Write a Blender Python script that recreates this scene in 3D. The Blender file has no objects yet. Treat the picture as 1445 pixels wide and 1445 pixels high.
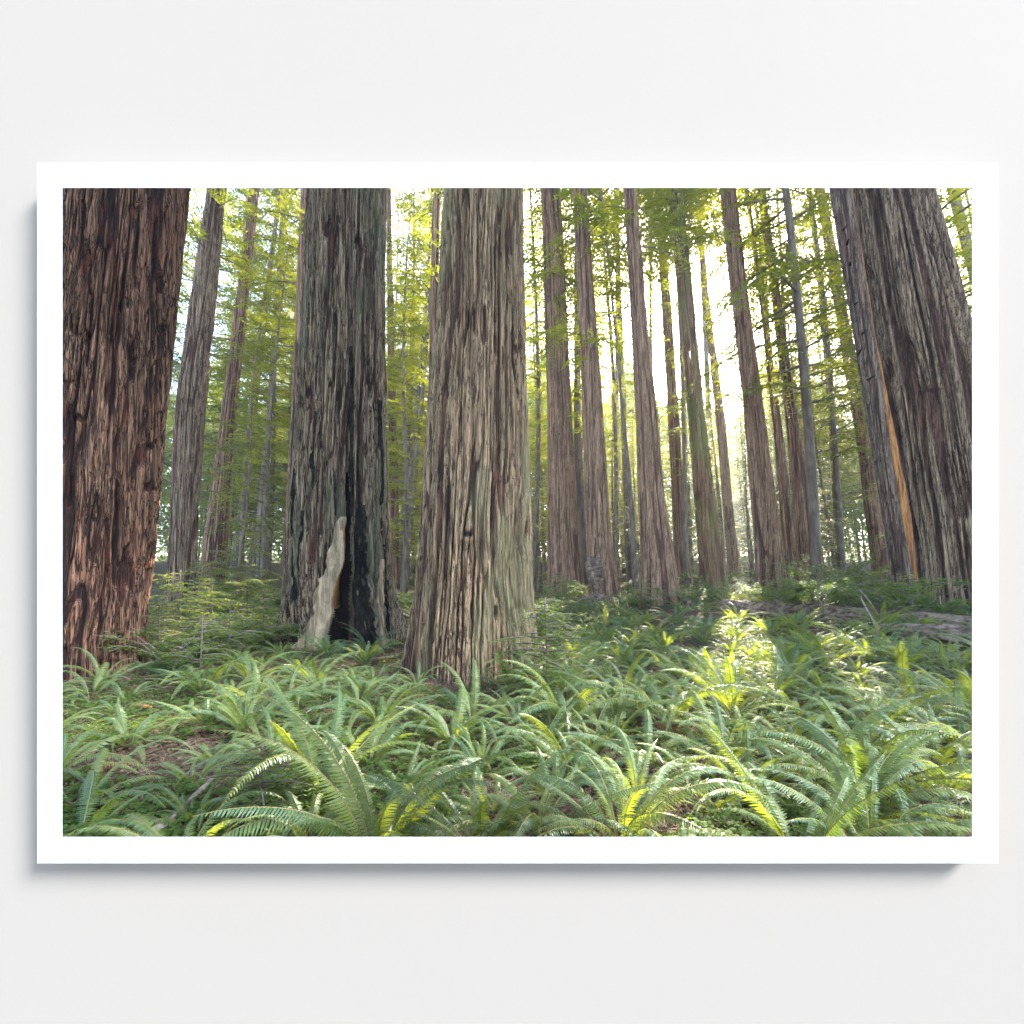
import bpy, math, random
import numpy as np
from mathutils import Vector, Quaternion

random.seed(7)
RNG = np.random.default_rng(7)
SC = bpy.context.scene
COL = SC.collection

# ------------------------------------------------------------------ survey constants
FPX, CX, HY, EYE = 661.0, 722.5, 830.0, 1.6       # focal length and horizon in photo pixels, eye height in metres


def sx(px, d):
    return (px - CX) / FPX * d


def sz(py, d):
    return EYE - (py - HY) / FPX * d


def smooth(a, b, x):
    t = np.clip((x - a) / (b - a), 0, 1)
    return t * t * (3 - 2 * t)


# ------------------------------------------------------------------ noise
def _hash(ix, iy, iz, seed):
    with np.errstate(over='ignore'):
        h = (ix.astype(np.uint32) * np.uint32(374761393) + iy.astype(np.uint32) * np.uint32(668265263)
             + iz.astype(np.uint32) * np.uint32(2147483647) + np.uint32((seed * 1274126177 + 12345) & 0xffffffff))
        h = (h ^ (h >> np.uint32(13))) * np.uint32(1274126177)
        h = (h ^ (h >> np.uint32(16))) * np.uint32(2246822519)
        h = h ^ (h >> np.uint32(15))
    return h.astype(np.float64) / 4294967295.0


def vnoise(x, y, z, seed=0):
    x, y, z = np.broadcast_arrays(np.asarray(x, float), np.asarray(y, float), np.asarray(z, float))
    ix, iy, iz = np.floor(x).astype(np.int64), np.floor(y).astype(np.int64), np.floor(z).astype(np.int64)
    fx, fy, fz = x - ix, y - iy, z - iz
    fx, fy, fz = [t * t * t * (t * (t * 6 - 15) + 10) for t in (fx, fy, fz)]
    r = 0
    for dx in (0, 1):
        wx = fx if dx else 1 - fx
        for dy in (0, 1):
            wy = fy if dy else 1 - fy
            for dz in (0, 1):
                wz = fz if dz else 1 - fz
                r = r + wx * wy * wz * _hash(ix + dx, iy + dy, iz + dz, seed)
    return r


# ------------------------------------------------------------------ terrain
def terrain(x, y):
    x, y = np.asarray(x, float), np.asarray(y, float)
    z = 0.075 * np.logaddexp(0, (y - 9.0) * 1.2) / 1.2
    z = z + 0.45 * smooth(2.5, 9, x) * smooth(6, 13, y)
    z = z + 0.16 * (vnoise(x * 0.45, y * 0.45, 0, 3) - 0.5) + 0.07 * (vnoise(x * 1.3, y * 1.3, 0, 4) - 0.5)
    far = smooth(40, 110, y)
    z = z + far * 1.5 * (vnoise(x * 0.05, y * 0.05, 0, 5) - 0.5)
    return z


def gz(x, y):
    return float(terrain(x, y))


# ------------------------------------------------------------------ mesh building
class Geo:
    def __init__(self):
        self.v, self.q, self.t, self.n = [], [], [], 0

    def add(self, verts, quads=None, tris=None):
        verts = np.asarray(verts, float).reshape(-1, 3)
        if quads is not None and len(quads):
            self.q.append(np.asarray(quads, np.int64).reshape(-1, 4) + self.n)
        if tris is not None and len(tris):
            self.t.append(np.asarray(tris, np.int64).reshape(-1, 3) + self.n)
        self.v.append(verts)
        self.n += len(verts)

    def add_geo(self, g, M=None, loc=(0, 0, 0)):
        v, q, t = g.arrays()
        if M is not None:
            v = v @ M.T
        self.add(v + np.asarray(loc, float), q, t)

    def arrays(self):
        v = np.concatenate(self.v) if self.v else np.zeros((0, 3))
        q = np.concatenate(self.q) if self.q else np.zeros((0, 4), np.int64)
        t = np.concatenate(self.t) if self.t else np.zeros((0, 3), np.int64)
        return v, q, t

    def mesh(self, name, mat=None, smooth_=False):
        v, q, t = self.arrays()
        return mesh_from(name, v, q, t, mat, smooth_)

    def tube(self, pts, rad, n=5, cap=True):
        pts = np.asarray(pts, float)
        rad = np.broadcast_to(np.asarray(rad, float), (len(pts),))
        tan = np.gradient(pts, axis=0)
        tan /= np.linalg.norm(tan, axis=1, keepdims=True) + 1e-9
        ref = np.array([0, 0, 1.0]) if abs(tan[0][2]) < 0.8 else np.array([1.0, 0, 0])
        a = np.cross(tan, ref)
        a /= np.linalg.norm(a, axis=1, keepdims=True) + 1e-9
        b = np.cross(tan, a)
        ang = np.arange(n) / n * 2 * math.pi
        v = pts[:, None] + rad[:, None, None] * (np.cos(ang)[None, :, None] * a[:, None] + np.sin(ang)[None, :, None] * b[:, None])
        k = len(pts)
        i, j = np.meshgrid(np.arange(k - 1), np.arange(n), indexing='ij')
        q = np.stack([i * n + j, i * n + (j + 1) % n, (i + 1) * n + (j + 1) % n, (i + 1) * n + j], -1).reshape(-1, 4)
        verts = v.reshape(-1, 3)
        tris = None
        if cap:
            verts = np.concatenate([verts, pts[:1], pts[-1:]])
            c0, c1 = k * n, k * n + 1
            jj = np.arange(n)
            tris = np.concatenate([np.stack([np.full(n, c0), (jj + 1) % n, jj], -1),
                                   np.stack([np.full(n, c1), (k - 1) * n + jj, (k - 1) * n + (jj + 1) % n], -1)])
        self.add(verts, q, tris)

    def leaves(self, base, d, side, length, width, fold=0.0, waist=0.45):
        """kite-shaped leaf faces; arrays of N"""
        base, d, side = [np.asarray(a, float).reshape(-1, 3) for a in (base, d, side)]
        N = len(base)
        length = np.broadcast_to(length, (N,))[:, None]
        width = np.broadcast_to(width, (N,))[:, None]
        nrm = np.cross(d, side)
        m = base + d * length * waist
        tip = base + d * length - nrm * (length * fold)
        v = np.stack([base, m + side * width * 0.5, tip, m - side * width * 0.5], 1).reshape(-1, 3)
        q = np.arange(N * 4).reshape(N, 4)
        self.add(v, q)


def mesh_from(name, v, q, t, mat=None, smooth_=False):
    me = bpy.data.meshes.new(name)
    nv, nq, nt = len(v), len(q), len(t)
    me.vertices.add(nv)
    me.vertices.foreach_set('co', np.ascontiguousarray(v, np.float32).ravel())
    me.loops.add(nq * 4 + nt * 3)
    li = np.concatenate([q.ravel(), t.ravel()]).astype(np.int32)
    me.loops.foreach_set('vertex_index', li)
    me.polygons.add(nq + nt)
    st = np.concatenate([np.arange(nq) * 4, nq * 4 + np.arange(nt) * 3]).astype(np.int32)
    me.polygons.foreach_set('loop_start', st)
    me.polygons.foreach_set('use_smooth', np.full(nq + nt, bool(smooth_)))
    me.update(calc_edges=True)
    if mat is not None:
        me.materials.append(mat)
    return me


def link(name, mesh, parent=None):
    o = bpy.data.objects.new(name, mesh)
    COL.objects.link(o)
    if parent is not None:
        o.parent = parent
    return o


def tag(o, label=None, cat=None, group=None, kind=None):
    if label:
        o['label'] = label
    if cat:
        o['category'] = cat
    if group:
        o['group'] = group
    if kind:
        o['kind'] = kind
    return o


def empty(name, loc, label, cat, group=None, rz=0.0):
    o = bpy.data.objects.new(name, None)
    COL.objects.link(o)
    o.location = loc
    o.rotation_euler = (0, 0, rz)
    o.empty_display_size = 0.2
    return tag(o, label, cat, group)


# ------------------------------------------------------------------ materials
def new_mat(name):
    m = bpy.data.materials.new(name)
    m.use_nodes = True
    nt = m.node_tree
    nt.nodes.clear()
    out = nt.nodes.new('ShaderNodeOutputMaterial')
    return m, nt, out


def N(nt, typ, **kw):
    n = nt.nodes.new(typ)
    for k, v in kw.items():
        if k.startswith('i_'):
            n.inputs[k[2:].replace('_', ' ')].default_value = v
        else:
            setattr(n, k, v)
    return n


def L(nt, a, b):
    nt.links.new(a, b)


def mixc(nt, fac, a, b, blend='MIX'):
    n = nt.nodes.new('ShaderNodeMix')
    n.data_type = 'RGBA'
    n.blend_type = blend
    for sock, val in ((n.inputs[0], fac), (n.inputs[6], a), (n.inputs[7], b)):
        if hasattr(val, 'is_output'):
            nt.links.new(val, sock)
        elif isinstance(val, (int, float)):
            sock.default_value = val
        else:
            sock.default_value = (*val, 1)
    return n.outputs[2]


def ramp(nt, src, a, b):
    n = nt.nodes.new('ShaderNodeMapRange')
    n.interpolation_type = 'SMOOTHSTEP'
    nt.links.new(src, n.inputs[0])
    n.inputs[1].default_value = a
    n.inputs[2].default_value = b
    return n.outputs[0]


def noise_at(nt, scale, detail=3.0, rough=0.6, vec=(1, 1, 1), dist=0.0):
    tc = nt.nodes.new('ShaderNodeTexCoord')
    mp = nt.nodes.new('ShaderNodeMapping')
    mp.inputs['Scale'].default_value = vec
    nt.links.new(tc.outputs['Object'], mp.inputs[0])
    n = nt.nodes.new('ShaderNodeTexNoise')
    n.inputs['Scale'].default_value = scale
    n.inputs['Detail'].default_value = detail
    n.inputs['Roughness'].default_value = rough
    n.inputs['Distortion'].default_value = dist
    nt.links.new(mp.outputs[0], n.inputs['Vector'])
    return n.outputs[0]


def bark_mat(name, ridge, ridge2, deep, red, red_amt=0.5, moss=None, moss_amt=0.0, bump=0.6, fine=1.0, crack=1.0):
    m, nt, out = new_mat(name)
    p = N(nt, 'ShaderNodeBsdfPrincipled')
    p.inputs['Roughness'].default_value = 0.88
    p.inputs['Specular IOR Level'].default_value = 0.25
    at = N(nt, 'ShaderNodeAttribute', attribute_name='furrow')
    fur = at.outputs['Fac']
    streak = noise_at(nt, 9.0 * fine, 5, 0.65, (1, 1, 0.07), 0.4)
    fibre = noise_at(nt, 42.0 * fine, 4, 0.7, (1, 1, 0.06), 0.3)
    patch = noise_at(nt, 0.9, 4, 0.6, (1, 1, 0.35), 0.8)
    speck = noise_at(nt, 30.0, 5, 0.75, (1, 1, 0.4))
    grey = mixc(nt, ramp(nt, streak, 0.35, 0.68), ridge, ridge2)
    grey = mixc(nt, ramp(nt, speck, 0.50, 0.72), grey, tuple(min(1, c * 1.5 + 0.02) for c in ridge))
    redc = mixc(nt, ramp(nt, fibre, 0.35, 0.7), red, tuple(c * 1.9 for c in red))
    pr = N(nt, 'ShaderNodeMath', operation='MULTIPLY')
    L(nt, ramp(nt, patch, 0.42, 0.62), pr.inputs[0])
    pr.inputs[1].default_value = red_amt
    st2 = N(nt, 'ShaderNodeMath', operation='MULTIPLY')
    L(nt, pr.outputs[0], st2.inputs[0])
    L(nt, ramp(nt, fibre, 0.42, 0.6), st2.inputs[1])
    c = mixc(nt, st2.outputs[0], grey, redc)
    inner = mixc(nt, ramp(nt, streak, 0.4, 0.7), deep, red)
    dk = noise_at(nt, 24.0 * fine, 6, 0.75, (1, 1, 0.05), 0.6)
    c = mixc(nt, ramp(nt, dk, 0.60, 0.42), c, mixc(nt, 0.45, deep, ridge))
    c = mixc(nt, ramp(nt, fur, 0.26, 0.72), inner, c)
    crk = None
    for sc_, wd, zz in ((5.5 * fine, 0.024 * crack, 0.035), (13.0 * fine, 0.030 * crack, 0.045)):
        nz = noise_at(nt, sc_, 4, 0.6, (1, 1, zz), 0.5)
        ab = N(nt, 'ShaderNodeMath', operation='SUBTRACT')
        L(nt, nz, ab.inputs[0])
        ab.inputs[1].default_value = 0.5
        a2 = N(nt, 'ShaderNodeMath', operation='ABSOLUTE')
        L(nt, ab.outputs[0], a2.inputs[0])
        r_ = ramp(nt, a2.outputs[0], wd * 0.25, wd)
        if crk is None:
            crk = r_
        else:
            mn = N(nt, 'ShaderNodeMath', operation='MULTIPLY')
            L(nt, crk, mn.inputs[0])
            L(nt, r_, mn.inputs[1])
            crk = mn.outputs[0]
    c = mixc(nt, crk, deep, c)
    if moss is not None:
        ms = N(nt, 'ShaderNodeMath', operation='MULTIPLY')
        L(nt, ramp(nt, noise_at(nt, 0.8, 5, 0.65, (1, 1, 0.3)), 0.48, 0.62), ms.inputs[0])
        ms.inputs[1].default_value = moss_amt
        c = mixc(nt, ms.outputs[0], c, moss)
    L(nt, c, p.inputs['Base Color'])
    b1 = N(nt, 'ShaderNodeBump')
    b1.inputs['Strength'].default_value = bump
    b1.inputs['Distance'].default_value = 0.02
    L(nt, fibre, b1.inputs['Height'])
    b2 = N(nt, 'ShaderNodeBump')
    b2.inputs['Strength'].default_value = bump * 0.8
    b2.inputs['Distance'].default_value = 0.03
    L(nt, speck, b2.inputs['Height'])
    L(nt, b1.outputs[0], b2.inputs['Normal'])
    b3 = N(nt, 'ShaderNodeBump')
    b3.inputs['Strength'].default_value = 0.9
    b3.inputs['Distance'].default_value = 0.03
    L(nt, crk, b3.inputs['Height'])
    L(nt, b2.outputs[0], b3.inputs['Normal'])
    L(nt, b3.outputs[0], p.inputs['Normal'])
    L(nt, p.outputs[0], out.inputs[0])
    return m


def simple_mat(name, a, b, scale=8, vec=(1, 1, 1), rough=0.85, bump=0.4, spec=0.25, lo=0.35, hi=0.65, detail=5, dist=0.02):
    m, nt, out = new_mat(name)
    p = N(nt, 'ShaderNodeBsdfPrincipled')
    p.inputs['Roughness'].default_value = rough
    p.inputs['Specular IOR Level'].default_value = spec
    nz = noise_at(nt, scale, detail, 0.65, vec, 0.3)
    L(nt, mixc(nt, ramp(nt, nz, lo, hi), a, b), p.inputs['Base Color'])
    if bump:
        bb = N(nt, 'ShaderNodeBump')
        bb.inputs['Strength'].default_value = bump
        bb.inputs['Distance'].default_value = dist
        L(nt, noise_at(nt, scale * 2.2, 5, 0.7, vec), bb.inputs['Height'])
        L(nt, bb.outputs[0], p.inputs['Normal'])
    L(nt, p.outputs[0], out.inputs[0])
    return m


def leaf_mat(name, a, b, trans, tfac=0.45, rough=0.4, spec=0.5, var=0.25, clump=2.5):
    m, nt, out = new_mat(name)
    p = N(nt, 'ShaderNodeBsdfPrincipled')
    p.inputs['Roughness'].default_value = rough
    p.inputs['Specular IOR Level'].default_value = spec
    oi = N(nt, 'ShaderNodeObjectInfo')
    nz = noise_at(nt, clump, 3, 0.6)
    f = N(nt, 'ShaderNodeMath', operation='MULTIPLY_ADD')
    L(nt, oi.outputs['Random'], f.inputs[0])
    f.inputs[1].default_value = 0.5
    L(nt, nz, f.inputs[2])
    fac = ramp(nt, f.outputs[0], 0.45, 1.05)
    L(nt, mixc(nt, fac, a, b), p.inputs['Base Color'])
    tr = N(nt, 'ShaderNodeBsdfTranslucent')
    t2 = tuple(min(1, x * (1 - var)) for x in trans)
    L(nt, mixc(nt, fac, t2, trans), tr.inputs['Color'])
    mx = N(nt, 'ShaderNodeMixShader')
    mx.inputs[0].default_value = tfac
    L(nt, p.outputs[0], mx.inputs[1])
    L(nt, tr.outputs[0], mx.inputs[2])
    L(nt, mx.outputs[0], out.inputs[0])
    return m


M = {}
M['bark_left'] = bark_mat('bark_left', (0.218, 0.11, 0.059), (0.345, 0.182, 0.104), (0.022, 0.010, 0.007), (0.16, 0.048, 0.026), 0.9)
M['bark_hollow'] = bark_mat('bark_hollow', (0.243, 0.171, 0.102), (0.372, 0.267, 0.163), (0.028, 0.015, 0.010), (0.16, 0.062, 0.034), 0.6,
                            (0.12, 0.13, 0.07), 0.55)
M['bark_centre'] = bark_mat('bark_centre', (0.274, 0.18, 0.099), (0.397, 0.268, 0.145), (0.04, 0.018, 0.011), (0.18, 0.085, 0.045), 0.5,
                            (0.19, 0.17, 0.085), 0.6, crack=0.6)
M['bark_right'] = bark_mat('bark_right', (0.243, 0.167, 0.102), (0.356, 0.253, 0.157), (0.04, 0.018, 0.012), (0.17, 0.085, 0.052), 0.45, crack=0.7)
M['bark_mid'] = bark_mat('bark_mid', (0.289, 0.171, 0.098), (0.398, 0.242, 0.141), (0.065, 0.032, 0.022), (0.21, 0.105, 0.066), 0.5, fine=0.7, crack=0.45)
M['bark_mossy'] = bark_mat('bark_mossy', (0.261, 0.154, 0.072), (0.329, 0.203, 0.09), (0.06, 0.03, 0.02), (0.16, 0.07, 0.035), 0.4,
                           (0.13, 0.15, 0.03), 0.9, fine=0.7, crack=0.45)
M['bark_side'] = bark_mat('bark_side', (0.16, 0.112, 0.078), (0.23, 0.165, 0.115), (0.04, 0.022, 0.016), (0.12, 0.06, 0.04), 0.4, fine=0.7, crack=0.6)
M['bark_thin'] = simple_mat('bark_thin', (0.09, 0.065, 0.048), (0.19, 0.15, 0.115), 6, (1, 1, 0.2))
M['bare_wood'] = simple_mat('bare_wood', (0.13, 0.095, 0.05), (0.50, 0.36, 0.22), 7.0, (1, 1, 0.12), 0.8, 1.0, lo=0.32, hi=0.72, dist=0.06)
M['red_wood'] = simple_mat('red_wood', (0.13, 0.045, 0.018), (0.40, 0.18, 0.055), 7, (1, 1, 0.08), 0.8, 0.4)
M['char'] = simple_mat('char', (0.010, 0.009, 0.008), (0.06, 0.048, 0.036), 9, (1, 1, 0.5), 0.9, 1.0, 0.1, 0.45, 0.75, dist=0.05)
M['hollow_char_shade'] = simple_mat('hollow_char_shade', (0.003, 0.003, 0.003), (0.014, 0.012, 0.010), 9, (1, 1, 0.5), 0.95, 1.0, 0.05, 0.45, 0.75, dist=0.05)  # char darkened further: shade inside the cavity put into the colour
M['dead_wood'] = simple_mat('dead_wood', (0.12, 0.085, 0.065), (0.30, 0.24, 0.20), 10, (1, 1, 1), 0.9, 0.5)
M['log'] = simple_mat('log', (0.07, 0.046, 0.033), (0.28, 0.195, 0.14), 9, (0.25, 1, 1), 0.9, 1.0, dist=0.06)
M['fern'] = leaf_mat('fern', (0.058, 0.118, 0.044), (0.125, 0.165, 0.042), (0.44, 0.50, 0.03), 0.36, 0.50, 0.5, 0.35)
M['fern_dead'] = leaf_mat('fern_dead', (0.16, 0.075, 0.03), (0.24, 0.13, 0.06), (0.36, 0.17, 0.05), 0.3, 0.7, 0.2)
M['rachis'] = simple_mat('rachis', (0.16, 0.14, 0.05), (0.24, 0.17, 0.08), 20, rough=0.5, bump=0)
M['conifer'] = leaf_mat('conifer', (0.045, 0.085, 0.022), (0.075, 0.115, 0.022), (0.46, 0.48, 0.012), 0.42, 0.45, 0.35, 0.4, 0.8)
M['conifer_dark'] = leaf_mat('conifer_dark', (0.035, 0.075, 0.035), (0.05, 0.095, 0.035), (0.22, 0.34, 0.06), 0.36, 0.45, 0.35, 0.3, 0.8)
M['sapling'] = leaf_mat('sapling', (0.085, 0.135, 0.035), (0.12, 0.165, 0.035), (0.36, 0.40, 0.04), 0.38, 0.6, 0.15, 0.25)  # leaf colour lightened to stand in for sun that the trunks block
M['shrub'] = leaf_mat('shrub', (0.065, 0.12, 0.032), (0.10, 0.15, 0.035), (0.30, 0.40, 0.03), 0.38, 0.6, 0.15, 0.25)
M['cover'] = leaf_mat('cover', (0.045, 0.095, 0.020), (0.085, 0.12, 0.025), (0.34, 0.40, 0.03), 0.4, 0.7, 0.1, 0.3, 1.2)
M['litter'] = leaf_mat('litter', (0.085, 0.052, 0.033), (0.22, 0.155, 0.095), (0.2, 0.1, 0.04), 0.1, 0.8, 0.2, 0.3, 3)


def ground_material():
    m, nt, out = new_mat('forest_floor')
    p = N(nt, 'ShaderNodeBsdfPrincipled')
    p.inputs['Roughness'].default_value = 0.95
    p.inputs['Specular IOR Level'].default_value = 0.15
    a = noise_at(nt, 14, 8, 0.75)
    b = noise_at(nt, 0.55, 5, 0.6)
    s = noise_at(nt, 90, 3, 0.7, (1, 0.3, 1))
    c = mixc(nt, ramp(nt, a, 0.38, 0.66), (0.035, 0.021, 0.013), (0.14, 0.088, 0.052))
    c = mixc(nt, ramp(nt, s, 0.56, 0.7), c, (0.26, 0.18, 0.11))
    c = mixc(nt, ramp(nt, b, 0.46, 0.62), c, mixc(nt, ramp(nt, a, 0.4, 0.6), (0.035, 0.06, 0.014), (0.075, 0.10, 0.025)))
    L(nt, c, p.inputs['Base Color'])
    bb = N(nt, 'ShaderNodeBump')
    bb.inputs['Strength'].default_value = 0.9
    bb.inputs['Distance'].default_value = 0.05
    L(nt, a, bb.inputs['Height'])
    L(nt, bb.outputs[0], p.inputs['Normal'])
    L(nt, p.outputs[0], out.inputs[0])
    return m


def paint(name, col, bump=0.05, scale=400):
    m, nt, out = new_mat(name)
    p = N(nt, 'ShaderNodeBsdfPrincipled')
    p.inputs['Base Color'].default_value = (*col, 1)
    p.inputs['Roughness'].default_value = 0.9
    p.inputs['Specular IOR Level'].default_value = 0.1
    bb = N(nt, 'ShaderNodeBump')
    bb.inputs['Strength'].default_value = bump
    bb.inputs['Distance'].default_value = 0.001
    L(nt, noise_at(nt, scale, 2), bb.inputs['Height'])
    L(nt, bb.outputs[0], p.inputs['Normal'])
    L(nt, p.outputs[0], out.inputs[0])
    return m


# ------------------------------------------------------------------ ground sheet
def build_ground():
    xs = np.concatenate([np.linspace(-160, -30, 27)[:-1], np.linspace(-30, -9, 43)[:-1], np.linspace(-9, 12, 150)[:-1],
                         np.linspace(12, 30, 40)[:-1], np.linspace(30, 160, 27)])
    ys = np.concatenate([np.linspace(-30, 0.5, 16)[:-1], np.linspace(0.5, 16, 130)[:-1], np.linspace(16, 40, 60)[:-1], np.linspace(40, 220, 46)])
    X, Y = np.meshgrid(xs, ys, indexing='xy')
    Z = terrain(X, Y)
    nx, ny = len(xs), len(ys)
    i, j = np.meshgrid(np.arange(ny - 1), np.arange(nx - 1), indexing='ij')
    q = np.stack([i * nx + j, i * nx + j + 1, (i + 1) * nx + j + 1, (i + 1) * nx + j], -1).reshape(-1, 4)
    me = mesh_from('ground', np.stack([X, Y, Z], -1).reshape(-1, 3), q, np.zeros((0, 3), np.int64), ground_material(), True)
    tag(link('ground', me), kind='structure')


build_ground()


# ------------------------------------------------------------------ wall and white mount
def build_wall():
    l, r = sx(88, 1), sx(1372, 1)
    b, t = sz(1181, 1), sz(265, 1)
    lo, ro, bo, to = sx(51.5, 1), sx(1410, 1), sz(1219, 1), sz(228.5, 1)

    def ring(levels, name, mat):
        """closed ring through rectangles (x0,x1,z0,z1,y) listed round its section"""
        g = Geo()
        v = []
        for (x0, x1, z0, z1, y) in levels:
            v += [(x0, y, z0), (x1, y, z0), (x1, y, z1), (x0, y, z1)]
        n = len(levels)
        q = []
        for k in range(n):
            k2 = (k + 1) % n
            for c in range(4):
                c2 = (c + 1) % 4
                q.append((k * 4 + c, k * 4 + c2, k2 * 4 + c2, k2 * 4 + c))
        g.add(v, q)
        return g.mesh(name, mat)
    e = 0.0015
    s, yb = 0.055, 1.050
    fr = ring([(l, r, b, t, 1.0), (l - s, r + s, b - s, t + s, yb), (l - s - .004, r + s + .004, b - s - .004, t + s + .004, yb),
               (lo + .004, ro - .004, bo + .004, to - .004, 1.014), (lo, ro, bo, to, 1.012),
               (lo, ro, bo, to, 1.0 + e), (lo + e, ro - e, bo + e, to - e, 1.0)], 'picture_mount', paint('white_card', (0.52, 0.52, 0.52)))
    o = link('picture_mount', fr)
    tag(o, 'plain white picture mount standing proud of the pale grey wall round the redwood view', 'picture mount')
    s2, s3 = 0.057, 0.118
    wl = ring([(l - s2, r + s2, b - s2, t + s2, 1.048), (-3, 3, -0.25, 4.2, 1.048), (-3, 3, -0.25, 4.2, 1.100),
               (l - s3, r + s3, b - s3, t + s3, 1.100)], 'wall', paint('wall_paint', WALL_COL))
    tag(link('wall', wl), 'smooth pale grey wall behind the white picture mount', 'wall')


WALL_COL = (0.259, 0.213, 0.177)
build_wall()


# ------------------------------------------------------------------ trunks
def trunk_profile(rows, d, H, zg):
    rows = sorted(rows, key=lambda r: -r[0])
    z = np.array([sz(r[0], d) for r in rows]) - zg
    c = np.array([sx((r[1] + r[2]) / 2, d) for r in rows])
    th = np.array([1 / math.sqrt(1 + (((r[1] + r[2]) / 2 - CX) / FPX) ** 2) for r in rows])
    rad = np.array([(r[2] - r[1]) / 2 / FPX * d for r in rows]) * th
    sl = (c[-1] - c[-2]) / (z[-1] - z[-2])
    sr = min(-0.002, (rad[-1] - rad[-2]) / (z[-1] - z[-2]))
    zt = max(H, z[-1] + 1)
    z = np.append(z, zt)
    c = np.append(c, c[-1] + sl * (zt - z[-2]))
    rad = np.append(rad, max(rad[-1] * 0.35, rad[-1] + sr * (zt - z[-2])))
    sb = (c[1] - c[0]) / (z[1] - z[0])
    z = np.insert(z, 0, -0.6)
    c = np.insert(c, 0, c[0] - sb * (z[1] + 0.6))
    rad = np.insert(rad, 0, rad[0] * 1.04)
    zz = np.linspace(-0.6, zt, 400)
    ci, ri = np.interp(zz, z, c), np.interp(zz, z, rad)
    k = np.hanning(41)
    k /= k.sum()
    ci = np.convolve(np.pad(ci, 20, mode='reflect', reflect_type='odd'), k, 'valid')
    ri = np.convolve(np.pad(ri, 20, mode='reflect', reflect_type='odd'), k, 'valid')
    return zz, ci, ri


def make_trunk(rows, d, mat, ncol, dz, amp=0.06, fw=0.16, fl=2.4, seed=0, H=None, flare=0.12, lobes=5, twist=0.0, special=None,
               rough=1.0, x0=None, zg=None):
    """bark modelled as real ridges and furrows; local origin at the base of the trunk"""
    rows = sorted(rows, key=lambda r: -r[0])
    if x0 is None:
        x0 = sx((rows[0][1] + rows[0][2]) / 2, d)
    if zg is None:
        zg = gz(x0, d)
    if H is None:
        H = 1.15 * d + 6
    zz, ci, ri = trunk_profile(rows, d, H, zg)
    ci = ci - x0
    fr = int(ncol * 0.84)
    bk = ncol - fr
    centre = -math.pi / 2 - math.atan2(x0, d)           # side that faces the place one looks from
    ang = np.concatenate([np.linspace(-2.0, 2.0, fr, endpoint=False), np.linspace(2.0, 2 * math.pi - 2.0, bk, endpoint=False)]) + centre
    nrow = int((zz[-1] + 0.5) / dz)
    z = np.linspace(-0.5, zz[-1], nrow)
    c, r = np.interp(z, zz, ci), np.interp(z, zz, ri)
    Zg, A = np.meshgrid(z, ang, indexing='ij')
    R0 = np.repeat(r[:, None], len(ang), 1)
    rm = float(np.interp(2.5, zz, ri))
    wob = (vnoise(Zg * 0.45, np.cos(A) * 1.3, np.sin(A) * 1.3, seed + 1) - 0.5) * 0.20 + (vnoise(Zg * 1.6, np.cos(A) * 7, np.sin(A) * 7, seed + 2) - 0.5) * 0.07 \
        + (vnoise(Zg * 6, np.cos(A) * 22, np.sin(A) * 22, seed + 3) - 0.5) * 0.022
    A2 = A + wob * rough * min(1.0, 1.1 / rm) * 0.5 + twist * Zg
    X, Y = np.cos(A2) * rm, np.sin(A2) * rm

    def ridged(w, l, s):
        n = vnoise(X / w, Y / w, Zg / l, s)
        return 1 - np.abs(2 * n - 1)
    n1 = np.clip(ridged(fw * 1.25, fl * 1.7, seed + 10), 0, 1)
    n2 = np.clip(ridged(fw * 0.6, fl * 0.75, seed + 11), 0, 1)
    n5 = np.clip(ridged(fw * 0.27, fl * 0.45, seed + 15), 0, 1)
    n3 = vnoise(X / (fw * 0.34), Y / (fw * 0.34), Zg / (fl * 0.7), seed + 12)
    n4 = vnoise(X / (fw * 0.15), Y / (fw * 0.15), Zg / (fl * 0.30), seed + 13)
    brk = 0.45 + 0.75 * vnoise(X / (fw * 1.2), Y / (fw * 1.2), Zg / (fl * 0.4), seed + 16)
    h = 1 - (0.75 * smooth(0.80, 0.96, n1) + 0.60 * smooth(0.80, 0.96, n2) + 0.42 * smooth(0.78, 0.97, n5)) * brk * 1.35
    h = np.clip(h, 0, 1)
    fur = np.clip(h * 0.95 + 0.45 * (n3 - 0.45) + 0.2 * (n4 - 0.5), 0, 1)
    disp = amp * 1.15 * (h - 0.85) + amp * 0.45 * (n3 - 0.5) + amp * 0.40 * (n4 - 0.5)
    plate = vnoise(X / (fw * 2.6), Y / (fw * 2.6), Zg / (fl * 1.2), seed + 14)
    disp = disp + amp * 0.6 * (plate - 0.5)
    # buttress roots
    lob = np.cos(A * lobes + 1.7 * seed + 1.2 * np.sin(A + seed))
    foot = np.exp(-np.clip(Zg, 0, None) / 0.75)
    Rr = R0 * (1 + flare * foot * (0.6 + 0.8 * lob)) + disp
    masks = {}
    P = np.stack([c[:, None] + Rr * np.cos(A), Rr * np.sin(A), Zg], -1)
    if special is not None:
        P, fur, masks = special(P, fur, A, Zg, R0, c, x0, d, zg, centre)
    nc = len(ang)
    i, j = np.meshgrid(np.arange(nrow - 1), np.arange(nc), indexing='ij')
    q = np.stack([i * nc + j, i * nc + (j + 1) % nc, (i + 1) * nc + (j + 1) % nc, (i + 1) * nc + j], -1).reshape(-1, 4)
    V = P.reshape(-1, 3)
    F = fur.ravel()
    return V, q, F, masks, (x0, d, zg)


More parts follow.
